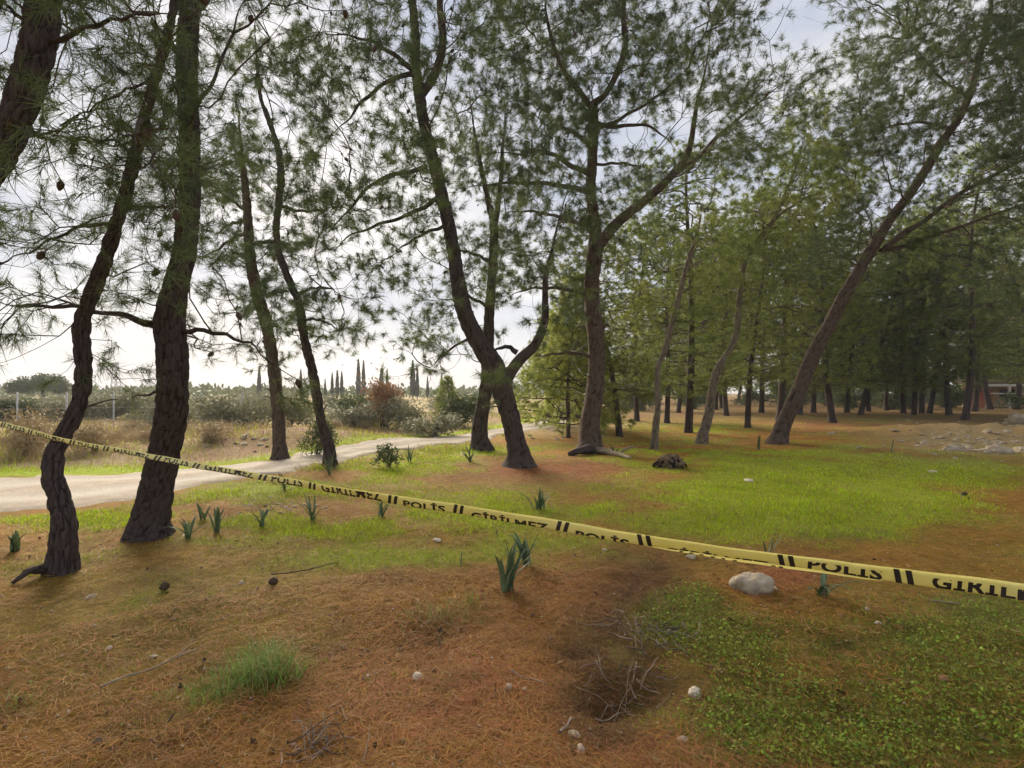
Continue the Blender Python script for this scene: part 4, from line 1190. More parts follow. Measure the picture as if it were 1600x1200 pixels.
def build_cover():
    R = np.random.default_rng(41)
    # --- fallen needles
    for n, r0, r1, bent, nm in ((80000, 1.25, 4.2, True, 'needle_litter'), (60000, 4.0, 12.0, False, 'needle_litter')):
        x, y, r = scatter(n, r0, r1, R)
        g, cl, tf, tn, rd, be, n1, n2, n3 = zones(x, y)
        keep = (R.random(n) < np.clip(1.0 - 0.75 * g - 0.7 * cl - 0.4 * tf + 0.4 * rd + 0.5 * n2, 0.05, 1)) & (road_dist(x, y) > 0.2) & (be < 0.3)
        x, y, r, rd, n1 = x[keep], y[keep], r[keep], rd[keep], n1[keep]
        m = len(x)
        z = ground_z(x, y) + R.uniform(0.002, 0.016, m)
        a = R.uniform(0, PI, m) + 0.5 * vnoise(x / 0.3, y / 0.3) * PI
        tl = R.normal(0, 0.16, m)
        L = R.uniform(0.045, 0.125, m) * (1 if bent else 1.15); w = np.maximum(0.0011, 0.00065 * r) * R.uniform(0.7, 1.2, m)
        D = np.c_[np.cos(a), np.sin(a), tl]; U = np.c_[-np.sin(a), np.cos(a), R.normal(0, 0.3, m)] * (w / 2)[:, None]
        p = np.c_[x, y, z]
        pick = R.random(m)[:, None]
        c = C_LIT[None] * R.uniform(0.55, 1.45, (m, 1)) * (1 + R.normal(0, 0.06, (m, 3)))
        c = np.where(pick < 0.22 + 0.45 * rd[:, None], C_RED[None] * R.uniform(0.7, 1.6, (m, 1)), c)
        c = np.where(pick > 0.93, C_TAN[None] * np.array([[1, 0.92, 0.75]]) * R.uniform(0.7, 1.15, (m, 1)), c)
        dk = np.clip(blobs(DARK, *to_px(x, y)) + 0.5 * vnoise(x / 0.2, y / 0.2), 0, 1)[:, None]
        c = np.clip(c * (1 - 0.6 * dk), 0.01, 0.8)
        if bent:
            cv = R.normal(0, 0.10, m)[:, None] * L[:, None] * np.c_[-np.sin(a), np.cos(a), 0.3 + 0 * a]
            lift = np.c_[np.zeros((m, 2)), R.uniform(0, 0.012, m)]
            p0, p1, p2 = p - D * (L / 2)[:, None], p + cv + lift, p + D * (L / 2)[:, None]
            p0[:, 2] = np.maximum(p0[:, 2], z - 0.004)
            V = np.stack([p0 - U, p0 + U, p1 + U, p1 - U, p2], 1).reshape(-1, 3)
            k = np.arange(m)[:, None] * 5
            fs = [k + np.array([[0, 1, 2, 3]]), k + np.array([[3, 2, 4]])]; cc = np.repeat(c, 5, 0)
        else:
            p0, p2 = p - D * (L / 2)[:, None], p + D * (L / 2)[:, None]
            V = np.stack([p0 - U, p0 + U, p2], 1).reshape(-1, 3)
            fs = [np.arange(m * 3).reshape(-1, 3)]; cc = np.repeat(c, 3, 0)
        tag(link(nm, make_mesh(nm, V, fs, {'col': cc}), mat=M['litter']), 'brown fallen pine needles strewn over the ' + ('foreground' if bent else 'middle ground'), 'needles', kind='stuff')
    # --- grass: near tufts, lawn, field
    def gcol(m, dryness, green=C_GRN):
        c = green[None] * R.uniform(0.55, 1.35, (m, 1)) * (1 + R.normal(0, 0.08, (m, 3)))
        dry = (R.random(m) < dryness)[:, None]
        c = np.where(dry, C_TAN[None] * R.uniform(0.6, 1.1, (m, 1)) * np.array([[1, 0.95, 0.7]]), c)
        return np.clip(c, 0.01, 0.8)
    # bright tuft and its neighbours in the foreground
    x, y, r = scatter(170000, 1.3, 4.4, R)
    tf = np.clip(blobs(TUFT, *to_px(x, y)) * (1 + 0.8 * fbm(x / 0.13 + 4, y / 0.13, o=2)) + 0.5 * fbm(x / 0.2, y / 0.2, o=2) - 0.18, 0, 1.4)
    k = R.random(len(x)) < tf ** 1.5 * 0.6
    x, y, r, tf = x[k], y[k], r[k], tf[k]
    m = len(x)
    V, fs, c = blade_mesh(x, y, (0.035 + 0.11 * np.clip(tf, 0, 1.2)) * R.uniform(0.5, 1.3, m), 0.0028 * R.uniform(0.8, 1.4, m), R.uniform(0.15, 1.35, m), gcol(m, 0.24, np.array([0.19, 0.29, 0.06])), R)
    tag(link('grass', make_mesh('grass', V, fs, {'col': c}), mat=M['blade']), 'tuft of fresh green grass in the brown needles, front left', 'grass', kind='stuff')
    # fine short grass mixed into the weeds, front right
    x, y, r = scatter(150000, 1.25, 5.0, R, 48)
    px, py = to_px(x, y)
    cl = np.clip(blobs(CLOVER, px, py) + 0.7 * fbm(x / 0.6 + 13, y / 0.6, o=3) - 0.15, 0, 1.2) * (py > 830)
    k = R.random(len(x)) < 0.60 * sstep(0.15, 0.95, cl)
    x, y, r = x[k], y[k], r[k]; m = len(x)
    V, fs, c = blade_mesh(x, y, R.uniform(0.02, 0.075, m), 0.0022 * R.uniform(0.8, 1.4, m), R.uniform(0.3, 1.5, m), gcol(m, 0.25, np.array([0.25, 0.31, 0.03])), R, False)
    tag(link('grass', make_mesh('grass', V, fs, {'col': c}), mat=M['blade']), 'fine short grass mixed with the weeds, front right', 'grass', kind='stuff')
    # sparse short green blades among the litter, near
    x, y, r = scatter(150000, 1.3, 8.0, R)
    g, cl, tf, tn, rd, be, n1, n2, n3 = zones(x, y)
    pr = np.clip(0.75 * sstep(0.15, 0.9, g) + 0.35 * sstep(0.1, 0.8, cl) + 0.12 + 0.45 * n1 - 0.2 * rd, 0.02, 1)
    k = (R.random(len(x)) < pr) & (road_dist(x, y) > 0.12)
    x, y, r, g = x[k], y[k], r[k], g[k]
    m = len(x)
    V, fs, c = blade_mesh(x, y, (0.022 + 0.035 * np.clip(g, 0, 1)) * R.uniform(0.5, 1.5, m), np.maximum(0.0024, 0.0009 * r) * R.uniform(0.8, 1.3, m), R.uniform(0.2, 1.1, m), gcol(m, 0.45 - 0.25 * np.clip(g, 0, 1), C_GRN * 0.95), R, False)
    tag(link('grass', make_mesh('grass', V, fs, {'col': c}), mat=M['blade']), 'short thin grass growing through the needles near the tape', 'grass', kind='stuff')
    # lawn and verge
    x, y, r = scatter(330000, 5.2, 30.0, R)
    g, cl, tf, tn, rd, be, n1, n2, n3 = zones(x, y)
    pat = sstep(-0.14, 0.2, fbm(x / 0.55 + 31, y / 0.8, o=3) + 0.25 * (g - 0.5))
    pr = np.clip(sstep(0.15, 0.8, g) + 0.06 + 0.5 * tn, 0, 1) * (1 - 0.2 * tn) * (be < 0.4) * (0.14 + 0.86 * pat)
    k = (R.random(len(x)) < pr) & (road_dist(x, y) > R.uniform(-0.35, 0.3, len(x)))
    x, y, r, g, n1, tn = x[k], y[k], r[k], g[k], n1[k], tn[k]
    m = len(x)
    verge = sstep(1.6, 0.3, road_dist(x, y)) * (y < 16) * (y > 8)
    V, fs, c = blade_mesh(x, y, (0.018 + 0.036 * np.clip(g, 0, 1.2) + 0.13 * verge * np.clip(n1 + 0.4, 0, 1)) * R.uniform(0.5, 1.4, m), np.maximum(0.004, 0.0011 * r) * R.uniform(0.8, 1.3, m), R.uniform(0.15, 1.0, m), gcol(m, np.clip(0.16 + 0.4 * verge + 0.75 * tn, 0, 0.95), C_GRN * 1.25) * (1 + 0.35 * fbm(x / 0.5, y / 0.7 + 50, o=3))[:, None], R, False)
    tag(link('grass', make_mesh('grass', V, fs, {'col': c}), mat=M['blade']), 'bright green grass of the clearing and the road verge', 'grass', kind='stuff')
    # dry field beyond the road
    x, y, r = scatter(150000, 7.0, 40.0, R)
    be = field(x, y); rdd = road_dist(x, y)
    n1 = fbm(x / 0.9 + 3, y / 0.9, o=3)
    k = (be > 0.3) & (rdd > R.uniform(-0.25, 0.25, len(x))) & (R.random(len(x)) < 0.55 + 0.6 * n1)
    x, y, r, n1, rdd = x[k], y[k], r[k], n1[k], rdd[k]
    m = len(x)
    c = np.where((R.random(m) < 0.5)[:, None], C_TAN[None], C_PINK[None]) * R.uniform(0.6, 1.2, (m, 1))
    grn = (R.random(m) < 0.2 + 0.7 * sstep(1.2, 0.3, rdd))[:, None]
    c = np.where(grn, C_GRN[None] * 1.15 * R.uniform(0.7, 1.3, (m, 1)), c)
    V, fs, cc = blade_mesh(x, y, (0.07 + 0.22 * np.clip(n1 + 0.35, 0, 1) * sstep(0.5, 2.2, rdd)) * R.uniform(0.5, 1.4, m), np.maximum(0.005, 0.0012 * r), R.uniform(0.1, 0.8, m), c, R, False)
    tag(link('dry_grass', make_mesh('dry_grass', V, fs, {'col': cc}), mat=M['blade']), 'dry tan grass of the field beyond the road', 'grass', kind='stuff')
    # clover-like weeds, bottom right
    x, y, r = scatter(190000, 1.25, 5.5, R, 48)
    px, py = to_px(x, y)
    cl = np.clip(blobs(CLOVER, px, py) + 0.6 * fbm(x / 0.9 + 3, y / 0.9, o=3) + 0.45 * fbm(x / 0.22, y / 0.22 + 7, o=3) - 0.12, 0, 1.2) * (py > 800)
    k = R.random(len(x)) < 0.75 * sstep(0.42, 1.25, cl + 0.9 * fbm(x / 0.26 + 9, y / 0.26, o=3)) * 1.25
    x, y, cl = x[k], y[k], cl[k]
    m = len(x)
    z = ground_z(x, y) + R.uniform(0.004, 0.045, m) * np.clip(cl, 0.3, 1)
    p = np.c_[x, y, z]
    nrm = norm(R.normal(0, 0.55, (m, 3)) + np.array([0, 0, 1.0]))
    d = norm(np.cross(nrm, R.normal(0, 1, (m, 3)))); s = np.cross(nrm, d)
    l = (0.007 + 0.017 * R.random(m) ** 2)[:, None]
    V = np.stack([p - d * l * 0.5, p + s * l * 0.36, p + d * l * 0.55 - nrm * l * 0.15, p - s * l * 0.36], 1).reshape(-1, 3)
    c = np.clip(np.array([[0.175, 0.235, 0.028]]) * R.uniform(0.5, 1.6, (m, 1)) * (1 + R.normal(0, 0.1, (m, 3))), 0.01, 0.8)
    c = np.where((R.random(m) < 0.22)[:, None], np.array([[0.30, 0.27, 0.06]]) * R.uniform(0.6, 1.1, (m, 1)), c)
    c = c * (1 + 0.4 * fbm(x / 0.3, y / 0.3 + 3, o=2))[:, None]
    tag(link('ground_cover', make_mesh('ground_cover', V, [np.arange(m * 4).reshape(-1, 4)], {'col': np.repeat(c, 4, 0)}), mat=M['blade']), 'low small-leaved green weeds covering the front right corner', 'weeds', kind='stuff')
    # bark flakes, soil crumbs and broken cone scales
    x, y, r = scatter(5200, 1.25, 7.0, R)
    k = (road_dist(x, y) > 0.1) & (R.random(len(x)) < 0.35 + 0.9 * fbm(x / 0.5 + 70, y / 0.5, o=3))
    x, y = x[k], y[k]; m = len(x)
    p = np.c_[x, y, ground_z(x, y) + 0.010]
    nrm = norm(R.normal(0, 0.5, (m, 3)) + np.array([0, 0, 1.0])); d = norm(np.cross(nrm, R.normal(0, 1, (m, 3)))); s = np.cross(nrm, d)
    l = R.uniform(0.005, 0.020, (m, 1)) * (1 + 0.8 * (R.random((m, 1)) < 0.12)); ww = l * R.uniform(0.35, 0.8, (m, 1)); th = l * 0.22
    V = np.stack([p - d * l + nrm * 0, p - s * ww, p + d * l * 0.9, p + s * ww * 0.8, p + nrm * th + d * l * 0.2, p - nrm * th], 1).reshape(-1, 3)
    kk = np.arange(m)[:, None, None] * 6
    T = (kk + np.array([[0, 1, 4], [1, 2, 4], [2, 3, 4], [3, 0, 4]])[None]).reshape(-1, 3)
    c = np.clip(np.array([[0.10, 0.060, 0.035]]) * R.uniform(0.4, 2.6, (m, 1)) * (1 + R.normal(0, 0.1, (m, 3))), 0.01, 0.6)
    tag(link('bark_litter', make_mesh('bark_litter', V, [T], {'col': np.repeat(c, 6, 0)}), mat=M['litter']), 'dark bark flakes and soil crumbs in the needle litter', 'bark flakes', kind='stuff')
    # gravel and crumbs
    mb = MB()
    x, y, r = scatter(2600, 1.3, 9.0, R)
    g, cl, tf, tn, rd, be, n1, n2, n3 = zones(x, y)
    k = (R.random(len(x)) < 0.16 + 0.5 * np.exp(-((x + 0.55) / 0.35) ** 2 - ((y - 2.7) / 0.5) ** 2)) & (road_dist(x, y) > 0.1)
    oct_ = np.array([[1, 0, 0], [-1, 0, 0], [0, 1, 0], [0, -1, 0], [0, 0, 1], [0, 0, -1]], float)
    ot = np.array([[0, 2, 4], [2, 1, 4], [1, 3, 4], [3, 0, 4], [2, 0, 5], [1, 2, 5], [3, 1, 5], [0, 3, 5]])
    for a, b in zip(x[k], y[k]):
        s = R.uniform(0.003, 0.010) * (1 + 0.6 * (R.random() < 0.1))
        v = oct_ * R.uniform(0.7, 1.3, (6, 1)) * np.array([1, 0.85, 0.6]) * s
        aa = R.uniform(0, 6); v = np.c_[v[:, 0] * math.cos(aa) - v[:, 1] * math.sin(aa), v[:, 0] * math.sin(aa) + v[:, 1] * math.cos(aa), v[:, 2]]
        mb.add(v + np.array([a, b, float(ground_z(np.array([a]), np.array([b]))[0]) + s * 0.4]), None, ot)
    tag(link('gravel', mb.mesh('gravel', True), mat=M['stone_pale']), 'tiny pale pebbles in the needle litter', 'gravel', kind='stuff')
build_cover()

# ------------------------------------------------------------------ stones, log, stump, sticks
def stone_mesh(seed, sx, sy, sz, rough=0.18):
    bm = bmesh.new()
    bmesh.ops.create_icosphere(bm, subdivisions=4, radius=1)
    o = Vector((seed * 3.7, seed * 1.3, seed))
    for v in bm.verts:
        p = v.co.normalized()
        f = 1 + 0.30 * mnoise.noise(p * 1.1 + o) + rough * mnoise.noise(p * 2.6 + o) + 0.06 * mnoise.noise(p * 7 + o)
        cell = mnoise.voronoi(p * 1.3 + o)[0]
        f += 0.16 * (cell[1] - cell[0])
        q = p * f
        q.z = max(q.z, -0.45)
        v.co = Vector((q.x * sx, q.y * sy, q.z * sz))
    me = bpy.data.meshes.new('stone')
    bm.to_mesh(me); bm.free()
    for p in me.polygons: p.use_smooth = True
    return me

STONES = [((1175, 922), 0.125, 0.10, 0.095, 'stone', 'large rounded pale rock just below the police tape'), ((1211, 921), 0.016, 0.014, 0.014, 'stone_pale', 'tiny white pebble touching the large pale rock'),
          ((652, 1060), 0.028, 0.022, 0.020, 'stone_pale', 'small white stone alone in the needles, front centre'), ((795, 1075), 0.016, 0.014, 0.014, 'stone_pale', 'small beige pebble right of the white stone, front centre'),
          ((1085, 1086), 0.034, 0.026, 0.024, 'stone_pale', 'pale cream stone at the left rim of the weeds'), ((683, 845), 0.05, 0.03, 0.018, 'stone_pale', 'flat white stone chip in the grass left of the strap-leaved clump'),
          ((1080, 872), 0.045, 0.03, 0.022, 'stone', 'flat pale stone half hidden right under the tape'), ((907, 1172), 0.020, 0.016, 0.014, 'stone_pale', 'pale pebble at the bottom edge near the centre'),
          ((898, 1150), 0.026, 0.018, 0.014, 'stone', 'dull brown-grey pebble just above the bottom-edge pebble'), ((1066, 1158), 0.022, 0.016, 0.014, 'stone', 'small pinkish stone low in the needles beside the weeds'), ((142, 934), 0.05, 0.02, 0.016, 'stone', 'flat elongated stone in front of the S-bent pine'),
          ((378, 912), 0.026, 0.018, 0.016, 'stone', 'light stone in the needles, above the grass tuft'), ((170, 1014), 0.016, 0.012, 0.012, 'stone_pale', 'pale chip in the needles at the left'), ((1170, 752), 0.09, 0.06, 0.03, 'stone_pale', 'white flat stone lying in the bright lawn'),
          ((1457, 738), 0.07, 0.05, 0.03, 'stone_pale', 'lone white stone on the lawn in front of the rubble'), ((240, 1028), 0.015, 0.011, 0.011, 'stone_pale', 'pale pebble left of the grass tuft'), ((945, 860), 0.03, 0.022, 0.014, 'stone', 'reddish flat pebble near the tape'), ((1372, 974), 0.018, 0.014, 0.01, 'stone_pale', 'small pale pebble below the tape at the right'),
          ((1355, 953), 0.016, 0.012, 0.01, 'stone_pale', 'tiny white pebble right of the drooping grey leaves')]
for i, (p, sx, sy, sz, m, lab) in enumerate(STONES):
    g = on_ground(*p)
    me = stone_mesh(i + 1, sx, sy, sz)
    o = link('stone', me, mat=M[m], loc=(float(g[0]), float(g[1]), float(g[2] + sz * 0.25)))
    o.rotation_euler = (0, 0, i * 1.1)
    tag(o, lab, 'stone')

def build_rubble():
    R = np.random.default_rng(61)
    base = [stone_mesh(40 + i, 0.16, 0.12, 0.07, 0.3) for i in range(5)]
    for b in base: b.materials.append(M['stone'])
    big = [((1560, 708), 2.0, 'biggest pale slab at the foot of the rubble heap'), ((1597, 706), 1.5, 'pale slab at the frame edge at the foot of the rubble'), ((1590, 660), 2.6, 'squared pale block on top of the rubble at the frame edge'), ((1490, 704), 1.6, 'flat pale slab at the left foot of the rubble')]
    for k, (p, s, lab) in enumerate(big):
        g = on_ground(*p)
        o = link('stone', base[k % 5], loc=[float(v) for v in g]); o.scale = (s, s * 0.8, s * (1.1 if k != 2 else 2.0)); o.rotation_euler = (0.1, 0.05, k)
        tag(o, lab, 'stone')
    for k in range(150):
        px = 1540 + R.normal(0, 85); py = 684 + R.normal(0, 15)
        if py < 655 or px > 1760: continue
        g = on_ground(px, py)
        s = R.uniform(0.2, 0.75)
        o = link('stone', base[k % 5], loc=[float(v) for v in g]); o.scale = (s, s, s); o.rotation_euler = (R.normal(0, 0.3), R.normal(0, 0.3), R.uniform(0, 6))
        tag(o, 'pale broken stone in the rubble heap at the right', 'stone', 'stones of the rubble heap')
    for k in range(26):
        px = 380 + R.normal(0, 45); py = 683 + R.normal(0, 9)
        g = on_ground(px, py)
        s = R.uniform(0.3, 0.9)
        o = link('stone', base[k % 5], loc=[float(v) for v in g]); o.scale = (s, s, s * 0.8); o.rotation_euler = (R.normal(0, 0.3), R.normal(0, 0.3), R.uniform(0, 6))
        tag(o, 'pale stone on the stony bank beyond the road', 'stone', 'stones of the roadside bank')
    for k in range(34):
        px = 425 + R.normal(0, 38); py = 790 + R.normal(0, 7)
        g = on_ground(px, py)
        s = R.uniform(0.08, 0.26)
        o = link('stone', base[k % 5], loc=[float(v) for v in g]); o.scale = (s, s, s * 0.8); o.rotation_euler = (R.normal(0, 0.3), R.normal(0, 0.3), R.uniform(0, 6))
        tag(o, 'small stone of the grey rubble patch near the thin upright clump', 'stone', 'stones of the grey rubble patch')
    for k in range(22):
        px = 890 + R.normal(0, 42); py = 674 + R.normal(0, 7)
        g = on_ground(px, py)
        s = R.uniform(0.2, 0.7)
        o = link('stone', base[k % 5], loc=[float(v) for v in g]); o.scale = (s, s, s * 0.8); o.rotation_euler = (R.normal(0, 0.3), R.normal(0, 0.3), R.uniform(0, 6))
        tag(o, 'pale stone on the bare patch left of the tall furrowed pine', 'stone', 'stones of the bare patch')
build_rubble()

def build_log():
    a, b = on_ground(932, 708), on_ground(985, 718)
    root = empty('fallen_log', (a + b) / 2)
    tag(root, 'weathered pale log lying at the foot of the tall furrowed pine', 'log')
    P = resample(np.array([a + [0, 0, .06], (a * 2 + b) / 3 + [0, 0, .08], (a + 2 * b) / 3 + [0, 0, .06], b + [0, 0, .03]]), 26) - (a + b) / 2
    V, Q, T, bk = bark_tube(P, np.linspace(0.085, 0.035, 26), 16, 3.0, 0.02, 0, 0.08)
    link('body', make_mesh('body', V, [Q, T], None, True), root, M['log'])
    P = resample(np.array([[0.2, 0, 0.1], [0.35, -0.1, 0.2], [0.45, -0.2, 0.22]]), 8)
    V, Q, T = tube(P, np.linspace(0.03, 0.012, 8), 8)
    link('branch_stub', make_mesh('branch_stub', V, [Q, T], None, True), root, M['log'])
    a, b = on_ground(895, 712), on_ground(915, 710)
    P = resample(np.array([a + [-.1, 0, .03], a + [0.1, 0, .09], b + [0, 0, .10], b + [.15, .15, .08]]), 18)
    c = P.mean(0)
    V, Q, T, bk = bark_tube(P - c, np.linspace(0.05, 0.12, 18), 14, 9.0, 0.02, 0, 0.08)
    o = link('root_snag', make_mesh('root_snag', V, [Q, T], {'bark': bk}, True), None, M['bark_dark'], [float(v) for v in c])
    tag(o, 'dark surface root curling out of the foot of the tall furrowed pine', 'root')
    a, b = on_ground(20, 912), on_ground(80, 896)
    P = resample(np.array([a + [0, 0, .0], a * .6 + b * .4 + [0, 0, .06], b + [0, 0, .05]]), 18)
    c = P.mean(0)
    V, Q, T, bk = bark_tube(P - c, np.linspace(0.012, 0.045, 18), 14, 9.0, 0.012, 0, 0.05)
    o = link('root_snag', make_mesh('root_snag', V, [Q, T], {'bark': bk}, True), None, M['bark_dark'], [float(v) for v in c])
    tag(o, 'dark root slab lying beside the foot of the S-bent pine', 'root')
build_log()

def build_stump():
    g = on_ground(1045, 730)
    root = empty('uprooted_stump', g)
    tag(root, 'low rotten stump mound with dark cavities, below the thin pale pine', 'stump')
    me = stone_mesh(71, 0.25, 0.20, 0.17, 0.5)
    me.name = 'mound'
    link('mound', me, root, simple('rotten_wood', (0.07, 0.045, 0.03), (0.24, 0.17, 0.10), 9, 0.95, 1.0, 0.05), (0, 0, 0.05))
    R = np.random.default_rng(3)
    for k in range(6):
        a = -PI / 2 + (k - 2.5) * 0.5 + R.normal(0, 0.1)
        q = np.array([0.21 * math.cos(a), 0.17 * math.sin(a), 0.0])
        P = resample(np.array([q * 0.6 + [0, 0, 0.16], q * 0.95 + [0, 0, 0.13], q * 1.15 + [R.normal(0, .04), 0, 0.05], q * 1.35 + [R.normal(0, .05), 0, -0.03]]), 9)
        V, Q, T = tube(P, np.linspace(0.04, 0.018, 9) * R.uniform(0.6, 1.1), 7)
        link('root', make_mesh('root', V, [Q, T], None, True), root, M['bark_dark'])
build_stump()

def build_sticks():
    R = np.random.default_rng(13)
    def stick(px, py, L, az, r, lab, lift=0.01, mat='stick'):
        g = on_ground(px, py)
        t = np.linspace(-0.5, 0.5, 9)
        P = np.c_[t * L * math.cos(az) + 0.03 * L * np.sin(t * 7 + az), t * L * math.sin(az) + 0.02 * L * np.sin(t * 5), 0 * t]
        P[:, 2] = ground_z(P[:, 0] + g[0], P[:, 1] + g[1]) - g[2] + lift + r + 0.012 * np.abs(t)
        o = empty('fallen_stick', g)
        tag(o, lab, 'stick')
        V, Q, T = tube(P, np.linspace(r, r * 0.45, 9), 7)
        link('shaft', make_mesh('shaft', V, [Q, T], None, True), o, M[mat])
        for k in range(2):
            i = int(R.integers(3, 7)); q = P[i]
            e = q + np.array([math.cos(az + R.choice([-0.7, 0.7])), math.sin(az + R.choice([-0.7, 0.7])), 0.12]) * L * 0.22
            V, Q, T = tube(resample(np.array([q, (q + e) / 2 + [0, 0, 0.004], e]), 5), np.linspace(r * 0.5, r * 0.25, 5), 5)
            link('side_twig', make_mesh('side_twig', V, [Q, T], None, True), o, M[mat])
    stick(240, 1048, 0.42, 0.95, 0.006, 'thin brown stick pointing away, left of the grass tuft')
    stick(885, 1140, 0.13, 1.1, 0.006, 'short pale stick above the bottom-edge pebbles')
    stick(1475, 945, 0.16, -0.5, 0.006, 'thin reddish twig just below the right end of the tape')
    stick(1012, 1082, 0.14, -0.9, 0.004, 'pale straw-coloured stick beside the dark hollow')
    stick(480, 893, 0.5, 0.55, 0.005, 'long thin dark stick in the litter right of the stones', mat='twig')
    stick(825, 1065, 0.22, -0.7, 0.004, 'thin reddish stick right of the small beige pebble')
    for px, py, n, rad, lab in ((985, 985, 26, 0.22, 'heap of greyish dry twigs left of the green weeds'), (1055, 1005, 24, 0.18, 'bundle of bleached dry stems at the left rim of the weeds'), (980, 1080, 26, 0.2, 'tangle of dark dry twigs round the largest hollow'), (505, 1160, 22, 0.13, 'small tuft of dry dark stems at the bottom left')):
        g = on_ground(px, py)
        o = empty('twig_heap', g)
        tag(o, lab, 'twig heap')
        for k in range(n):
            a = R.uniform(0, PI); L = R.uniform(0.08, 0.26); c = R.normal(0, rad * 0.5, 2)
            t = np.linspace(-0.5, 0.5, 6)
            P = np.c_[c[0] + t * L * math.cos(a), c[1] + t * L * math.sin(a) + 0.02 * np.sin(t * 6 + k), 0 * t]
            P[:, 2] = ground_z(P[:, 0] + g[0], P[:, 1] + g[1]) - g[2] + 0.008 + R.uniform(0, 0.035) + t * R.normal(0, 0.05)
            V, Q, T = tube(P, np.linspace(0.0028, 0.0012, 6) * R.uniform(0.7, 1.4), 4)
            link('twig', make_mesh('twig', V, [Q, T], None, True), o, M['stick'] if k % 3 else M['twig'])
    for px, py, lab in ((257, 923, 'dark pine cone lying in the litter in front of the thick pine'), (1507, 775, 'dark pine cone on the lawn at the right'), (427, 915, 'small dark cone near the light stone')):
        g = on_ground(px, py)
        s = 0.75
        rings = np.linspace(0, 1, 12)
        prof = 0.032 * np.sin(np.clip(rings * 0.92 + 0.06, 0, 1) * PI) ** 0.7 + 0.003
        P = np.c_[(rings - 0.5) * 0.085, 0 * rings, 0 * rings]
        RR = prof[:, None] * (1 + 0.18 * ((np.arange(12)[:, None] + np.arange(12)[None]) % 2))
        V, Q, T = tube(P * s, RR * s, 12)
        o = link('pine_cone', make_mesh('pine_cone', V, [Q, T]), None, M['cone'], (float(g[0]), float(g[1]), float(g[2] + 0.03)))
        o.rotation_euler = (0, 0.1, px * 0.7)
        tag(o, lab, 'pine cone')
build_sticks()

# ------------------------------------------------------------------ strap-leaved bulb plants
def strap_leaf(R, L, w, lean, az, fold=0.0, broken=False):
    n = 9
    t = np.linspace(0, 1, n)
    bend = lean * (0.35 + 0.9 * t)
    ds = L / (n - 1)
    h = np.r_[0, np.cumsum(np.sin(bend[:-1]) * ds)]; z = np.r_[0, np.cumsum(np.cos(bend[:-1]) * ds)]
    if broken:
        k = n // 2 + 1
        ang = lean + 1.5
        for i in range(k, n):
            h[i] = h[i - 1] + math.sin(ang) * ds; z[i] = z[i - 1] + math.cos(ang) * ds
    wid = w * np.clip(np.sin(np.clip(t * 0.86 + 0.12, 0, 1) * PI) ** 0.6, 0.05, 1)
    wid[-1] = w * 0.06
    C = np.c_[h * math.cos(az), h * math.sin(az), z]
    U = np.array([-math.sin(az), math.cos(az), 0])
    N = np.c_[-np.cos(bend) * math.cos(az), -np.cos(bend) * math.sin(az), np.sin(bend)]
    V = np.stack([C - U * wid[:, None] / 2 + N * wid[:, None] * 0.18, C - N * wid[:, None] * 0.05, C + U * wid[:, None] / 2 + N * wid[:, None] * 0.18], 1).reshape(-1, 3)
    i = np.arange(n - 1)[:, None] * 3
    Q = np.vstack([i + np.array([[0, 1, 4, 3]]), i + np.array([[1, 2, 5, 4]])])
    return V, Q

def bulb_plant(p, n, L, lab, spread=0.5, seed=0, w=0.022, broken=0, az0=None):
    R = np.random.default_rng(500 + seed)
    L *= 1.35; w *= 1.2
    g = on_ground(*p)
    root = empty('bulb_plant', g)
    tag(root, lab, 'plant')
    for k in range(n):
        az = (az0 if az0 is not None else 0) + R.uniform(0, 2 * PI) if az0 is None else az0 + R.normal(0, 0.5)
        V, Q = strap_leaf(R, L * R.uniform(0.65, 1.1), w * R.uniform(0.75, 1.2), min(R.uniform(0.12 if spread < 1 else 1.05, 0.2 + spread * 2.4), 1.5), az, broken=k < broken)
        V[:, :2] += R.normal(0, 0.018, 2); V[:, 2] -= 0.01
        link('leaf', make_mesh('leaf', V, [Q], {'tint': np.full(len(V), R.random())}, True), root, M['strap'])
    return root
bulb_plant((842, 798), 14, 0.23, 'spiky strap-leaved clump standing alone behind the tape, centre', 0.38, 1)
bulb_plant((793, 923), 15, 0.25, 'strap-leaved clump in front of the tape with bent-over leaves', 0.30, 2, 0.024)
bulb_plant((822, 884), 12, 0.24, 'taller strap-leaved clump right below the tape lettering', 0.35, 3, 0.024, 4)
bulb_plant((597, 808), 8, 0.16, 'small strap-leaved clump just below the tape, left of centre', 0.28, 4)
bulb_plant((487, 815), 9, 0.24, 'thin upright strap-leaved clump beside the grey rubble patch', 0.38, 5, 0.016)
bulb_plant((408, 824), 7, 0.17, 'leaning strap-leaved clump left of the grey rubble patch', 0.4, 6, 0.024)
bulb_plant((338, 832), 7, 0.19, 'upright broad-leaved clump with two leaves trailing on the ground', 0.22, 7, 0.034)
bulb_plant((292, 842), 9, 0.20, 'spreading strap-leaved clump at the foot of the thick dark pine', 0.75, 8)
bulb_plant((318, 812), 7, 0.16, 'small upright clump behind the two clumps by the thick pine', 0.5, 9)
bulb_plant((22, 862), 6, 0.15, 'short broad-leaved clump at the left frame edge', 0.25, 10, 0.036)
bulb_plant((1200, 868), 5, 0.13, 'dark forked sprout behind the tape on the bright lawn', 0.3, 11, 0.014)
bulb_plant((725, 888), 1, 0.10, 'single dark blade sticking up left of the bent-over clump', 0.08, 12, 0.014)
bulb_plant((777, 838), 1, 0.08, 'single dark blade touching the lower edge of the tape', 0.1, 13, 0.014)
bulb_plant((1283, 930), 9, 0.22, 'flattened grey-green leaf rosette right of the large pale rock', 1.25, 14, 0.02)
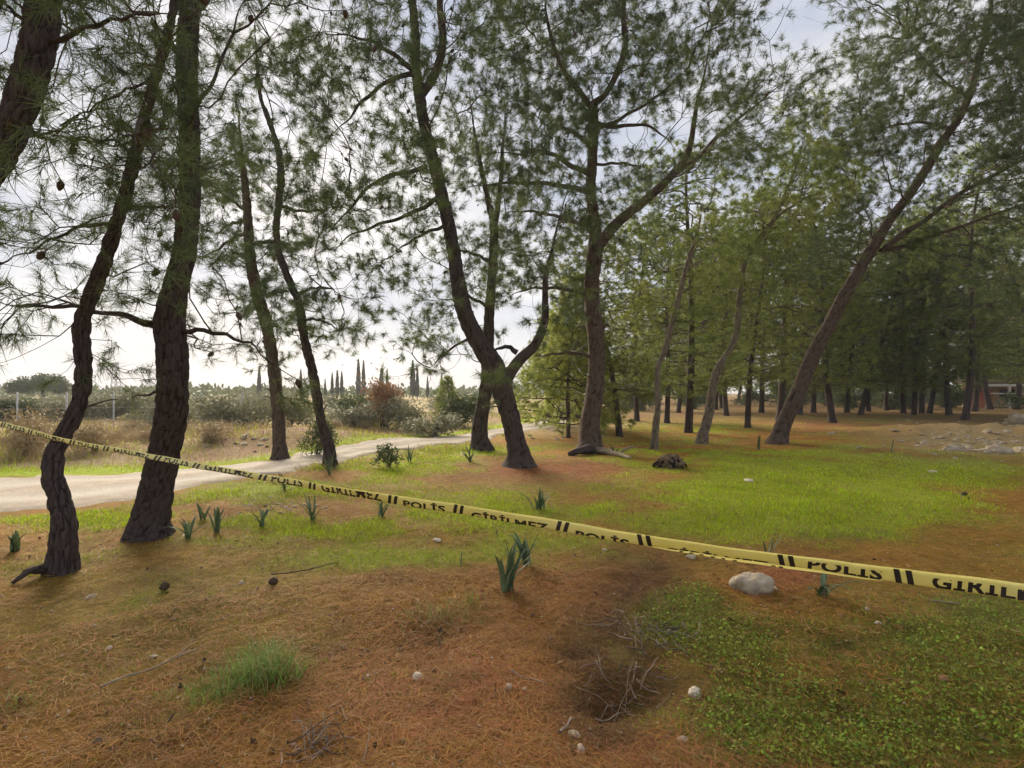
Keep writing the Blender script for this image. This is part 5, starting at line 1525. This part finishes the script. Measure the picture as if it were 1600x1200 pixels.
bulb_plant((1507, 780), 2, 0.10, 'tiny dark sprout on the lawn at the right', 0.5, 15, 0.014)
bulb_plant((1186, 703), 3, 0.3, 'dark blade sprout left of the leaning pine foot', 0.15, 16, 0.03)
bulb_plant((1392, 708), 2, 0.3, 'lone dark blade in front of the rubble heap', 0.15, 17, 0.03)
bulb_plant((960, 712), 7, 0.25, 'low tuft of strap leaves behind the fallen log', 0.6, 18, 0.025)
bulb_plant((735, 722), 12, 0.30, 'grassy strap-leaved tuft left of the leaning forked trunk', 0.6, 19, 0.02)
bulb_plant((640, 722), 12, 0.30, 'grassy tuft on the verge right of the small round bush', 0.6, 20, 0.018)
bulb_plant((515, 742), 14, 0.32, 'grassy tuft round the foot of the thin bent pine', 0.6, 21, 0.016)
bulb_plant((445, 765), 10, 0.22, 'low strap-leaved tuft under the tape near the road', 0.6, 22, 0.018)

# ------------------------------------------------------------------ the police tape
def build_tape():
    line = [(-260, 612), (-120, 638), (0, 663), (110, 690), (250, 716), (400, 744), (487, 759), (615, 780), (715, 796), (880, 822), (1015, 845), (1205, 873), (1390, 897), (1500, 911), (1600, 925), (1760, 948)]
    hts = [0.020, 0.020, 0.022, 0.018, 0.017, 0.019, 0.022, 0.026, 0.026, 0.026, 0.026, 0.025, 0.029, 0.031, 0.031, 0.032]
    pts = []
    for (x, y), h in zip(line, hts):
        d = 1.0 / (0.445 + 0.00037 * x)
        pts.append(list(at(x, y, d)) + [h, x])
    pts = np.array(pts)
    ve, vs = norm(pts[-1, :3] - pts[-4, :3]), norm(pts[0, :3] - pts[2, :3])     # the tape runs on past both sides of the view
    pts = np.vstack([[np.r_[pts[0, :3] + vs * q, 0.02, -260 - 160 * q] for q in (1.6, 0.8)], pts, [np.r_[pts[-1, :3] + ve * q, 0.032, 1760 + 250 * q] for q in (0.5, 1.1, 1.9)]])
    C = resample(pts, 520)
    s = np.r_[0, np.cumsum(np.linalg.norm(np.diff(C[:, :3], axis=0), axis=1))]
    s0 = float(np.interp(487, C[:, 4], s))
    s = s - s0
    n = len(C)
    Tn = norm(np.gradient(C[:, :3], axis=0))
    up = np.array([0, 0, 1.0])
    Nn = norm(np.cross(Tn, up))           # towards the camera side
    if Nn[n // 2][1] > 0: Nn = -Nn
    U = norm(np.cross(Nn, Tn)); U *= np.sign(U[:, 2:3])
    tilt = 0.30 * np.sin(s * 2.1) + 0.22 * np.sin(s * 5.3 + 1) + 0.10 * np.sin(s * 13)
    flut = 0.004 * np.sin(s * 9) + 0.002 * np.sin(s * 23) + 0.0012 * np.sin(s * 51)
    def pos(si, v, off=0.0):
        """point on the front face: si arc position, v in 0 (lower edge) .. 1 (upper edge)"""
        c = np.stack([np.interp(si, s, C[:, k]) for k in range(4)], -1)
        u = np.stack([np.interp(si, s, U[:, k]) for k in range(3)], -1); nn = np.stack([np.interp(si, s, Nn[:, k]) for k in range(3)], -1)
        tl = np.interp(si, s, tilt); fl = np.interp(si, s, flut)
        h = c[..., 3]
        w = (v - 0.5) * h
        return c[..., :3] + u * w[..., None] + nn * (w * np.sin(tl) + fl + 0.0012 * np.sin(v * PI) + off)[..., None]
    o = c0 = C[n // 2, :3].copy()
    root = empty('police_tape', o)
    tag(root, 'yellow police barrier tape with black lettering stretched across the whole clearing', 'tape')
    M['tape'] = m = simple('tape_plastic', (0.76, 0.73, 0.28), (0.84, 0.81, 0.40), 26, 0.38, 0.5, 0.012, spec=0.5)
    tr = m.node_tree.nodes.new('ShaderNodeBsdfTranslucent'); tr.inputs['Color'].default_value = (0.75, 0.68, 0.2, 1)
    mx_ = m.node_tree.nodes.new('ShaderNodeMixShader'); mx_.inputs[0].default_value = 0.42
    nt_ = m.node_tree
    nt_.links.new(nt_.nodes['Principled BSDF'].outputs[0], mx_.inputs[1]); nt_.links.new(tr.outputs[0], mx_.inputs[2]); nt_.links.new(mx_.outputs[0], nt_.nodes['Material Output'].inputs['Surface'])
    M['ink'] = simple('tape_ink', (0.016, 0.014, 0.012), (0.03, 0.026, 0.022), 30, 0.5, 0.0, 0.01, spec=0.4)
    def strip(vs, offs, si):
        k = len(vs)
        V = np.stack([pos(si, np.full(len(si), v), of) for v, of in zip(vs, offs)], 1)
        m_ = len(si)
        i, j = np.meshgrid(np.arange(m_ - 1), np.arange(k - 1), indexing='ij')
        Q = np.stack([i * k + j, (i + 1) * k + j, (i + 1) * k + j + 1, i * k + j + 1], -1).reshape(-1, 4)
        return V.reshape(-1, 3) - o, Q
    # one band folded along its length: front face, rounded lower fold, hidden back half
    V, Q = strip([1.0, 0.75, 0.5, 0.25, 0.05, 0.0, 0.04, 0.3, 0.6, 0.93], [0, 0, 0, 0, 0, -0.0012, -0.0026, -0.0034, -0.0034, -0.003], s)
    link('band', make_mesh('band', V, [Q], None, True), root, m)
    # loose flap that hangs below the fold for a stretch
    sx = lambda px: float(np.interp(px, C[:, 4], s))
    si = np.linspace(sx(1000), sx(1390), 60)
    u = np.linspace(0, 1, 60)
    low = -0.02 - 0.30 * np.sin(u * PI) ** 0.8
    top = np.full(60, 0.1) - 0.17 * np.sin(u * PI)
    V = np.stack([pos(si, top, -0.0045), pos(si, (top + low) / 2, -0.005), pos(si, low, -0.0045)], 1).reshape(-1, 3) - o
    i, j = np.meshgrid(np.arange(59), np.arange(2), indexing='ij')
    Q = np.stack([i * 3 + j, i * 3 + j + 1, (i + 1) * 3 + j + 1, (i + 1) * 3 + j], -1).reshape(-1, 4)
    link('loose_flap', make_mesh('loose_flap', V, [Q], None, True), root, m)
    # lettering: real flat letters, cut where the fold hides them
    L, H = 0.484, 0.036
    def letters(txt):
        cu = bpy.data.curves.new('t', 'FONT'); cu.body = txt; cu.size = 1.0; cu.offset = 0.036; cu.resolution_u = 3; cu.space_character = 1.08
        ob = bpy.data.objects.new('t', cu); COL.objects.link(ob)
        dg = bpy.context.evaluated_depsgraph_get()
        me = bpy.data.meshes.new_from_object(ob.evaluated_get(dg))
        bpy.data.objects.remove(ob); bpy.data.curves.remove(cu)
        bm = bmesh.new(); bm.from_mesh(me); bpy.data.meshes.remove(me)
        return bm
    def emit(bm, a0, width, lo, hi, name, n_off=0.0007):
        """bm in text units; squeeze to width (m), window [lo, hi] of the letter height shown over the visible tape"""
        xs = [v.co.x for v in bm.verts]; ys = [v.co.y for v in bm.verts]
        x0, x1 = min(xs), max(xs); capy = 0.73
        for v in bm.verts:
            v.co.x = (v.co.x - x0) / (x1 - x0); v.co.y = v.co.y / capy; v.co.z = 0
        ends = 1.0 + (hi - 1.0)
        geom = list(bm.verts) + list(bm.edges) + list(bm.faces)
        bmesh.ops.bisect_plane(bm, geom=geom, plane_co=(0, lo[1], 0), plane_no=(0, 1, 0), clear_inner=True)
        geom = list(bm.verts) + list(bm.edges) + list(bm.faces)
        bmesh.ops.bisect_plane(bm, geom=geom, plane_co=(0, hi, 0), plane_no=(0, 1, 0), clear_outer=True)
        bmesh.ops.triangulate(bm, faces=list(bm.faces))
        if not bm.faces: bm.free(); return
        vv = np.array([v.co[:] for v in bm.verts])
        ff = np.array([[v.index for v in f.verts] for f in bm.faces]) if not bm.verts.index_update() else None
        ff = np.array([[v.index for v in f.verts] for f in bm.faces])
        bm.free()
        si = a0 + vv[:, 0] * width
        v01 = lo[0] + (vv[:, 1] - lo[1]) / (hi - lo[1]) * (lo[2] - lo[0])
        Vv = pos(si, v01, n_off) - o
        link(name, make_mesh(name, Vv, [ff]), root, M['ink'])
    # (start as fraction of the repeat, text, width) with the window of the letters that the fold leaves visible
    def window(px):
        # (v at window bottom, letter y at window bottom, v at window top), letter y at window top
        if px < 612: return (0.06, 0.0, 0.86), 0.68
        if px < 705: return (0.02, 0.12, 0.78), 1.25
        if px < 870: return (0.015, 0.42, 0.66), 1.25
        if px < 1000: return (0.015, 0.55, 0.55), 1.25
        if px < 1200: return (0.015, 0.80, 0.33), 1.25
        return (0.04, 0.0, 0.66), 0.72
    for k in range(-12, 10):
        for frac, txt, wd in ((0.085, 'G\u0130R\u0130LMEZ', 0.435), (0.665, 'POL\u0130S', 0.26)):
            a0 = (k + frac) * L
            if a0 < s[0] + 0.02 or a0 + wd * L > s[-1] - 0.02: continue
            px = float(np.interp(a0 + wd * L / 2, s, C[:, 4]))
            lo, hi = window(px)
            emit(letters(txt), a0, wd * L, lo, hi, 'lettering')
        for frac in (0.0, 0.59):
            a0 = (k + frac) * L
            if a0 < s[0] + 0.02 or a0 > s[-1] - 0.06: continue
            px = float(np.interp(a0, s, C[:, 4]))
            top = 0.94 if px < 1000 or px > 1190 else 0.97
            for q in (0.0, 0.019):
                t = np.linspace(0, 1, 7)
                v = 0.01 + t * (top - 0.01)
                sl_ = a0 - 0.014 + q + 0.006 * (t if px < 1000 else -t)
                V = np.stack([pos(sl_, v, 0.0007), pos(sl_ + 0.010, v, 0.0007)], 1).reshape(-1, 3) - o
                i = np.arange(6)[:, None] * 2
                link('stripe', make_mesh('stripe', V, [i + np.array([[0, 1, 3, 2]])]), root, M['ink'])
    # dashes of print on the loose flap
    for px in (1062, 1078, 1094, 1112, 1128, 1146, 1206, 1218):
        a0 = sx(px)
        uu = (a0 - si[0]) / (si[-1] - si[0])
        lw = -0.02 - 0.30 * math.sin(uu * PI) ** 0.8
        V = np.array([pos(np.array([a0 + b]), np.array([v]), -0.0035)[0] for b, v in ((0, lw + 0.02), (0.008, lw + 0.02), (0.008, lw + 0.13), (0, lw + 0.13))]) - o
        link('dash', make_mesh('dash', V, [np.array([[0, 1, 2, 3]])]), root, M['ink'])
build_tape()

# ------------------------------------------------------------------ low building, fence and mast far off
def build_far_things():
    d = 47.0
    x0 = (1512 - 800) / F * d
    w = 15.0
    g = float(ground_z(np.array([x0 + 5]), np.array([d]))[0])
    root = empty('low_building', (x0 + w / 2, d, g))
    tag(root, 'low red and cream building with white posts and beam behind the wood', 'building')
    root.scale = (0.8, 0.8, 0.82)
    wall = simple('red_plaster', (0.58, 0.17, 0.09), (0.68, 0.24, 0.13), 3)
    cream = simple('cream_plaster', (0.48, 0.35, 0.18), (0.58, 0.43, 0.24), 3)
    white = simple('white_paint', (0.70, 0.69, 0.66), (0.80, 0.79, 0.76), 4)
    dark = simple('dark_opening', (0.03, 0.03, 0.03), (0.06, 0.05, 0.05), 4)
    roofm = simple('roof_sheet', (0.16, 0.11, 0.08), (0.24, 0.16, 0.12), 5)
    def part(name, c, h, m, par=root):
        mb = MB(); mb.box(c, h)
        return link(name, mb.mesh(name), par, m)
    part('wall', (0, 3.0, 1.2), (w / 2, 0.15, 1.2), cream)
    part('wall', (-w / 2 + 1.6, 2.75, 1.0), (1.6, 0.08, 0.95), wall)
    part('wall', (3.0, 2.75, 0.45), (4.4, 0.08, 0.45), wall)
    for k in range(4):
        wn = part('window', (-2.6 + k * 2.9, 2.8, 1.55), (0.8, 0.05, 0.45), dark)
        part('frame', (-2.6 + k * 2.9, 2.74, 1.06), (0.9, 0.06, 0.05), white, wn)
    part('roof', (0, 1.8, 2.75), (w / 2 + 0.6, 1.9, 0.14), roofm)
    part('beam', (0, 0.0, 2.42), (w / 2 + 0.2, 0.09, 0.12), white)
    for k in range(7):
        part('post', (-w / 2 + 0.2 + k * (w - 0.4) / 6, 0.0, 1.15), (0.09, 0.09, 1.15), white)
    part('rail', (0, 0.0, 1.55), (w / 2, 0.04, 0.05), white)
    # wire fence with thin posts in the left field
    a = np.array([(-140 - 800) / F * 19, 19.0]); b = np.array([(440 - 800) / F * 23, 23.0])
    root = empty('wire_fence', (a[0], a[1], 0))
    tag(root, 'thin wire fence with slender pale posts beyond the dry field', 'fence')
    P = np.array([a + (b - a) * t for t in np.linspace(0, 1, 9)])
    for q in P:
        z = float(ground_z(q[:1], q[1:2])[0])
        mb = MB(); mb.add(*tube(np.array([[q[0] - a[0], q[1] - a[1], z - 0.1], [q[0] - a[0], q[1] - a[1], z + 1.35]]), np.array([0.028, 0.026]), 8))
        link('post', mb.mesh('post', True), root, M['metal'])
    for h in (0.35, 0.75, 1.2):
        mb = MB(); pts = np.array([[q[0] - a[0], q[1] - a[1], float(ground_z(q[:1], q[1:2])[0]) + h] for q in P])
        mb.add(*tube(pts, np.full(len(pts), 0.004), 4)); link('wire', mb.mesh('wire'), root, M['metal'])
    # lattice mast
    d = 110.0; x = (181 - 800) / F * d
    root = empty('lattice_mast', (x, d, 0))
    tag(root, 'faint lattice mast on the hazy skyline between the two dark trunks', 'mast')
    H = CZ + (HOR - 566) / F * d
    for sx_, sy_ in ((-1, -1), (-1, 1), (1, -1), (1, 1)):
        mb = MB(); mb.add(*tube(np.array([[sx_ * 0.75, sy_ * 0.75, 0], [sx_ * 0.3, sy_ * 0.3, H]]), np.array([0.06, 0.05]), 6)); link('leg', mb.mesh('leg'), root, M['metal'])
    mb = MB(); m = 8
    for k in range(m):
        z0, z1 = H * k / m, H * (k + 1) / m
        r0, r1 = 0.75 - 0.45 * k / m, 0.75 - 0.45 * (k + 1) / m
        for (ax, ay), (bx, by) in (((-1, -1), (1, -1)), ((1, -1), (1, 1)), ((1, 1), (-1, 1)), ((-1, 1), (-1, -1))):
            mb.add(*tube(np.array([[ax * r0, ay * r0, z0], [bx * r1, by * r1, z1]]), np.array([0.03, 0.03]), 4))
            mb.add(*tube(np.array([[bx * r0, by * r0, z0], [ax * r1, ay * r1, z1]]), np.array([0.03, 0.03]), 4))
    link('bracing', mb.mesh('bracing'), root, M['metal'])
build_far_things()

# ------------------------------------------------------------------ hazy air
def build_haze():
    mb = MB(); mb.box((0, 0, 10.0), (430, 430, 12.5))
    m = bpy.data.materials.new('haze_air'); m.use_nodes = True
    t = m.node_tree; t.nodes.clear()
    o = t.nodes.new('ShaderNodeOutputMaterial'); v = t.nodes.new('ShaderNodeVolumePrincipled')
    v.inputs['Color'].default_value = (0.93, 0.95, 1.0, 1)
    v.inputs['Density'].default_value = 0.0008
    v.inputs['Anisotropy'].default_value = 0.12
    t.links.new(v.outputs[0], o.inputs['Volume'])
    tag(link('haze', mb.mesh('haze'), mat=m), 'thin pale haze filling the air', 'haze', kind='stuff')
build_haze()
print('TRIS', sum(len(m.polygons) for m in bpy.data.meshes), 'objects', len(bpy.data.objects))
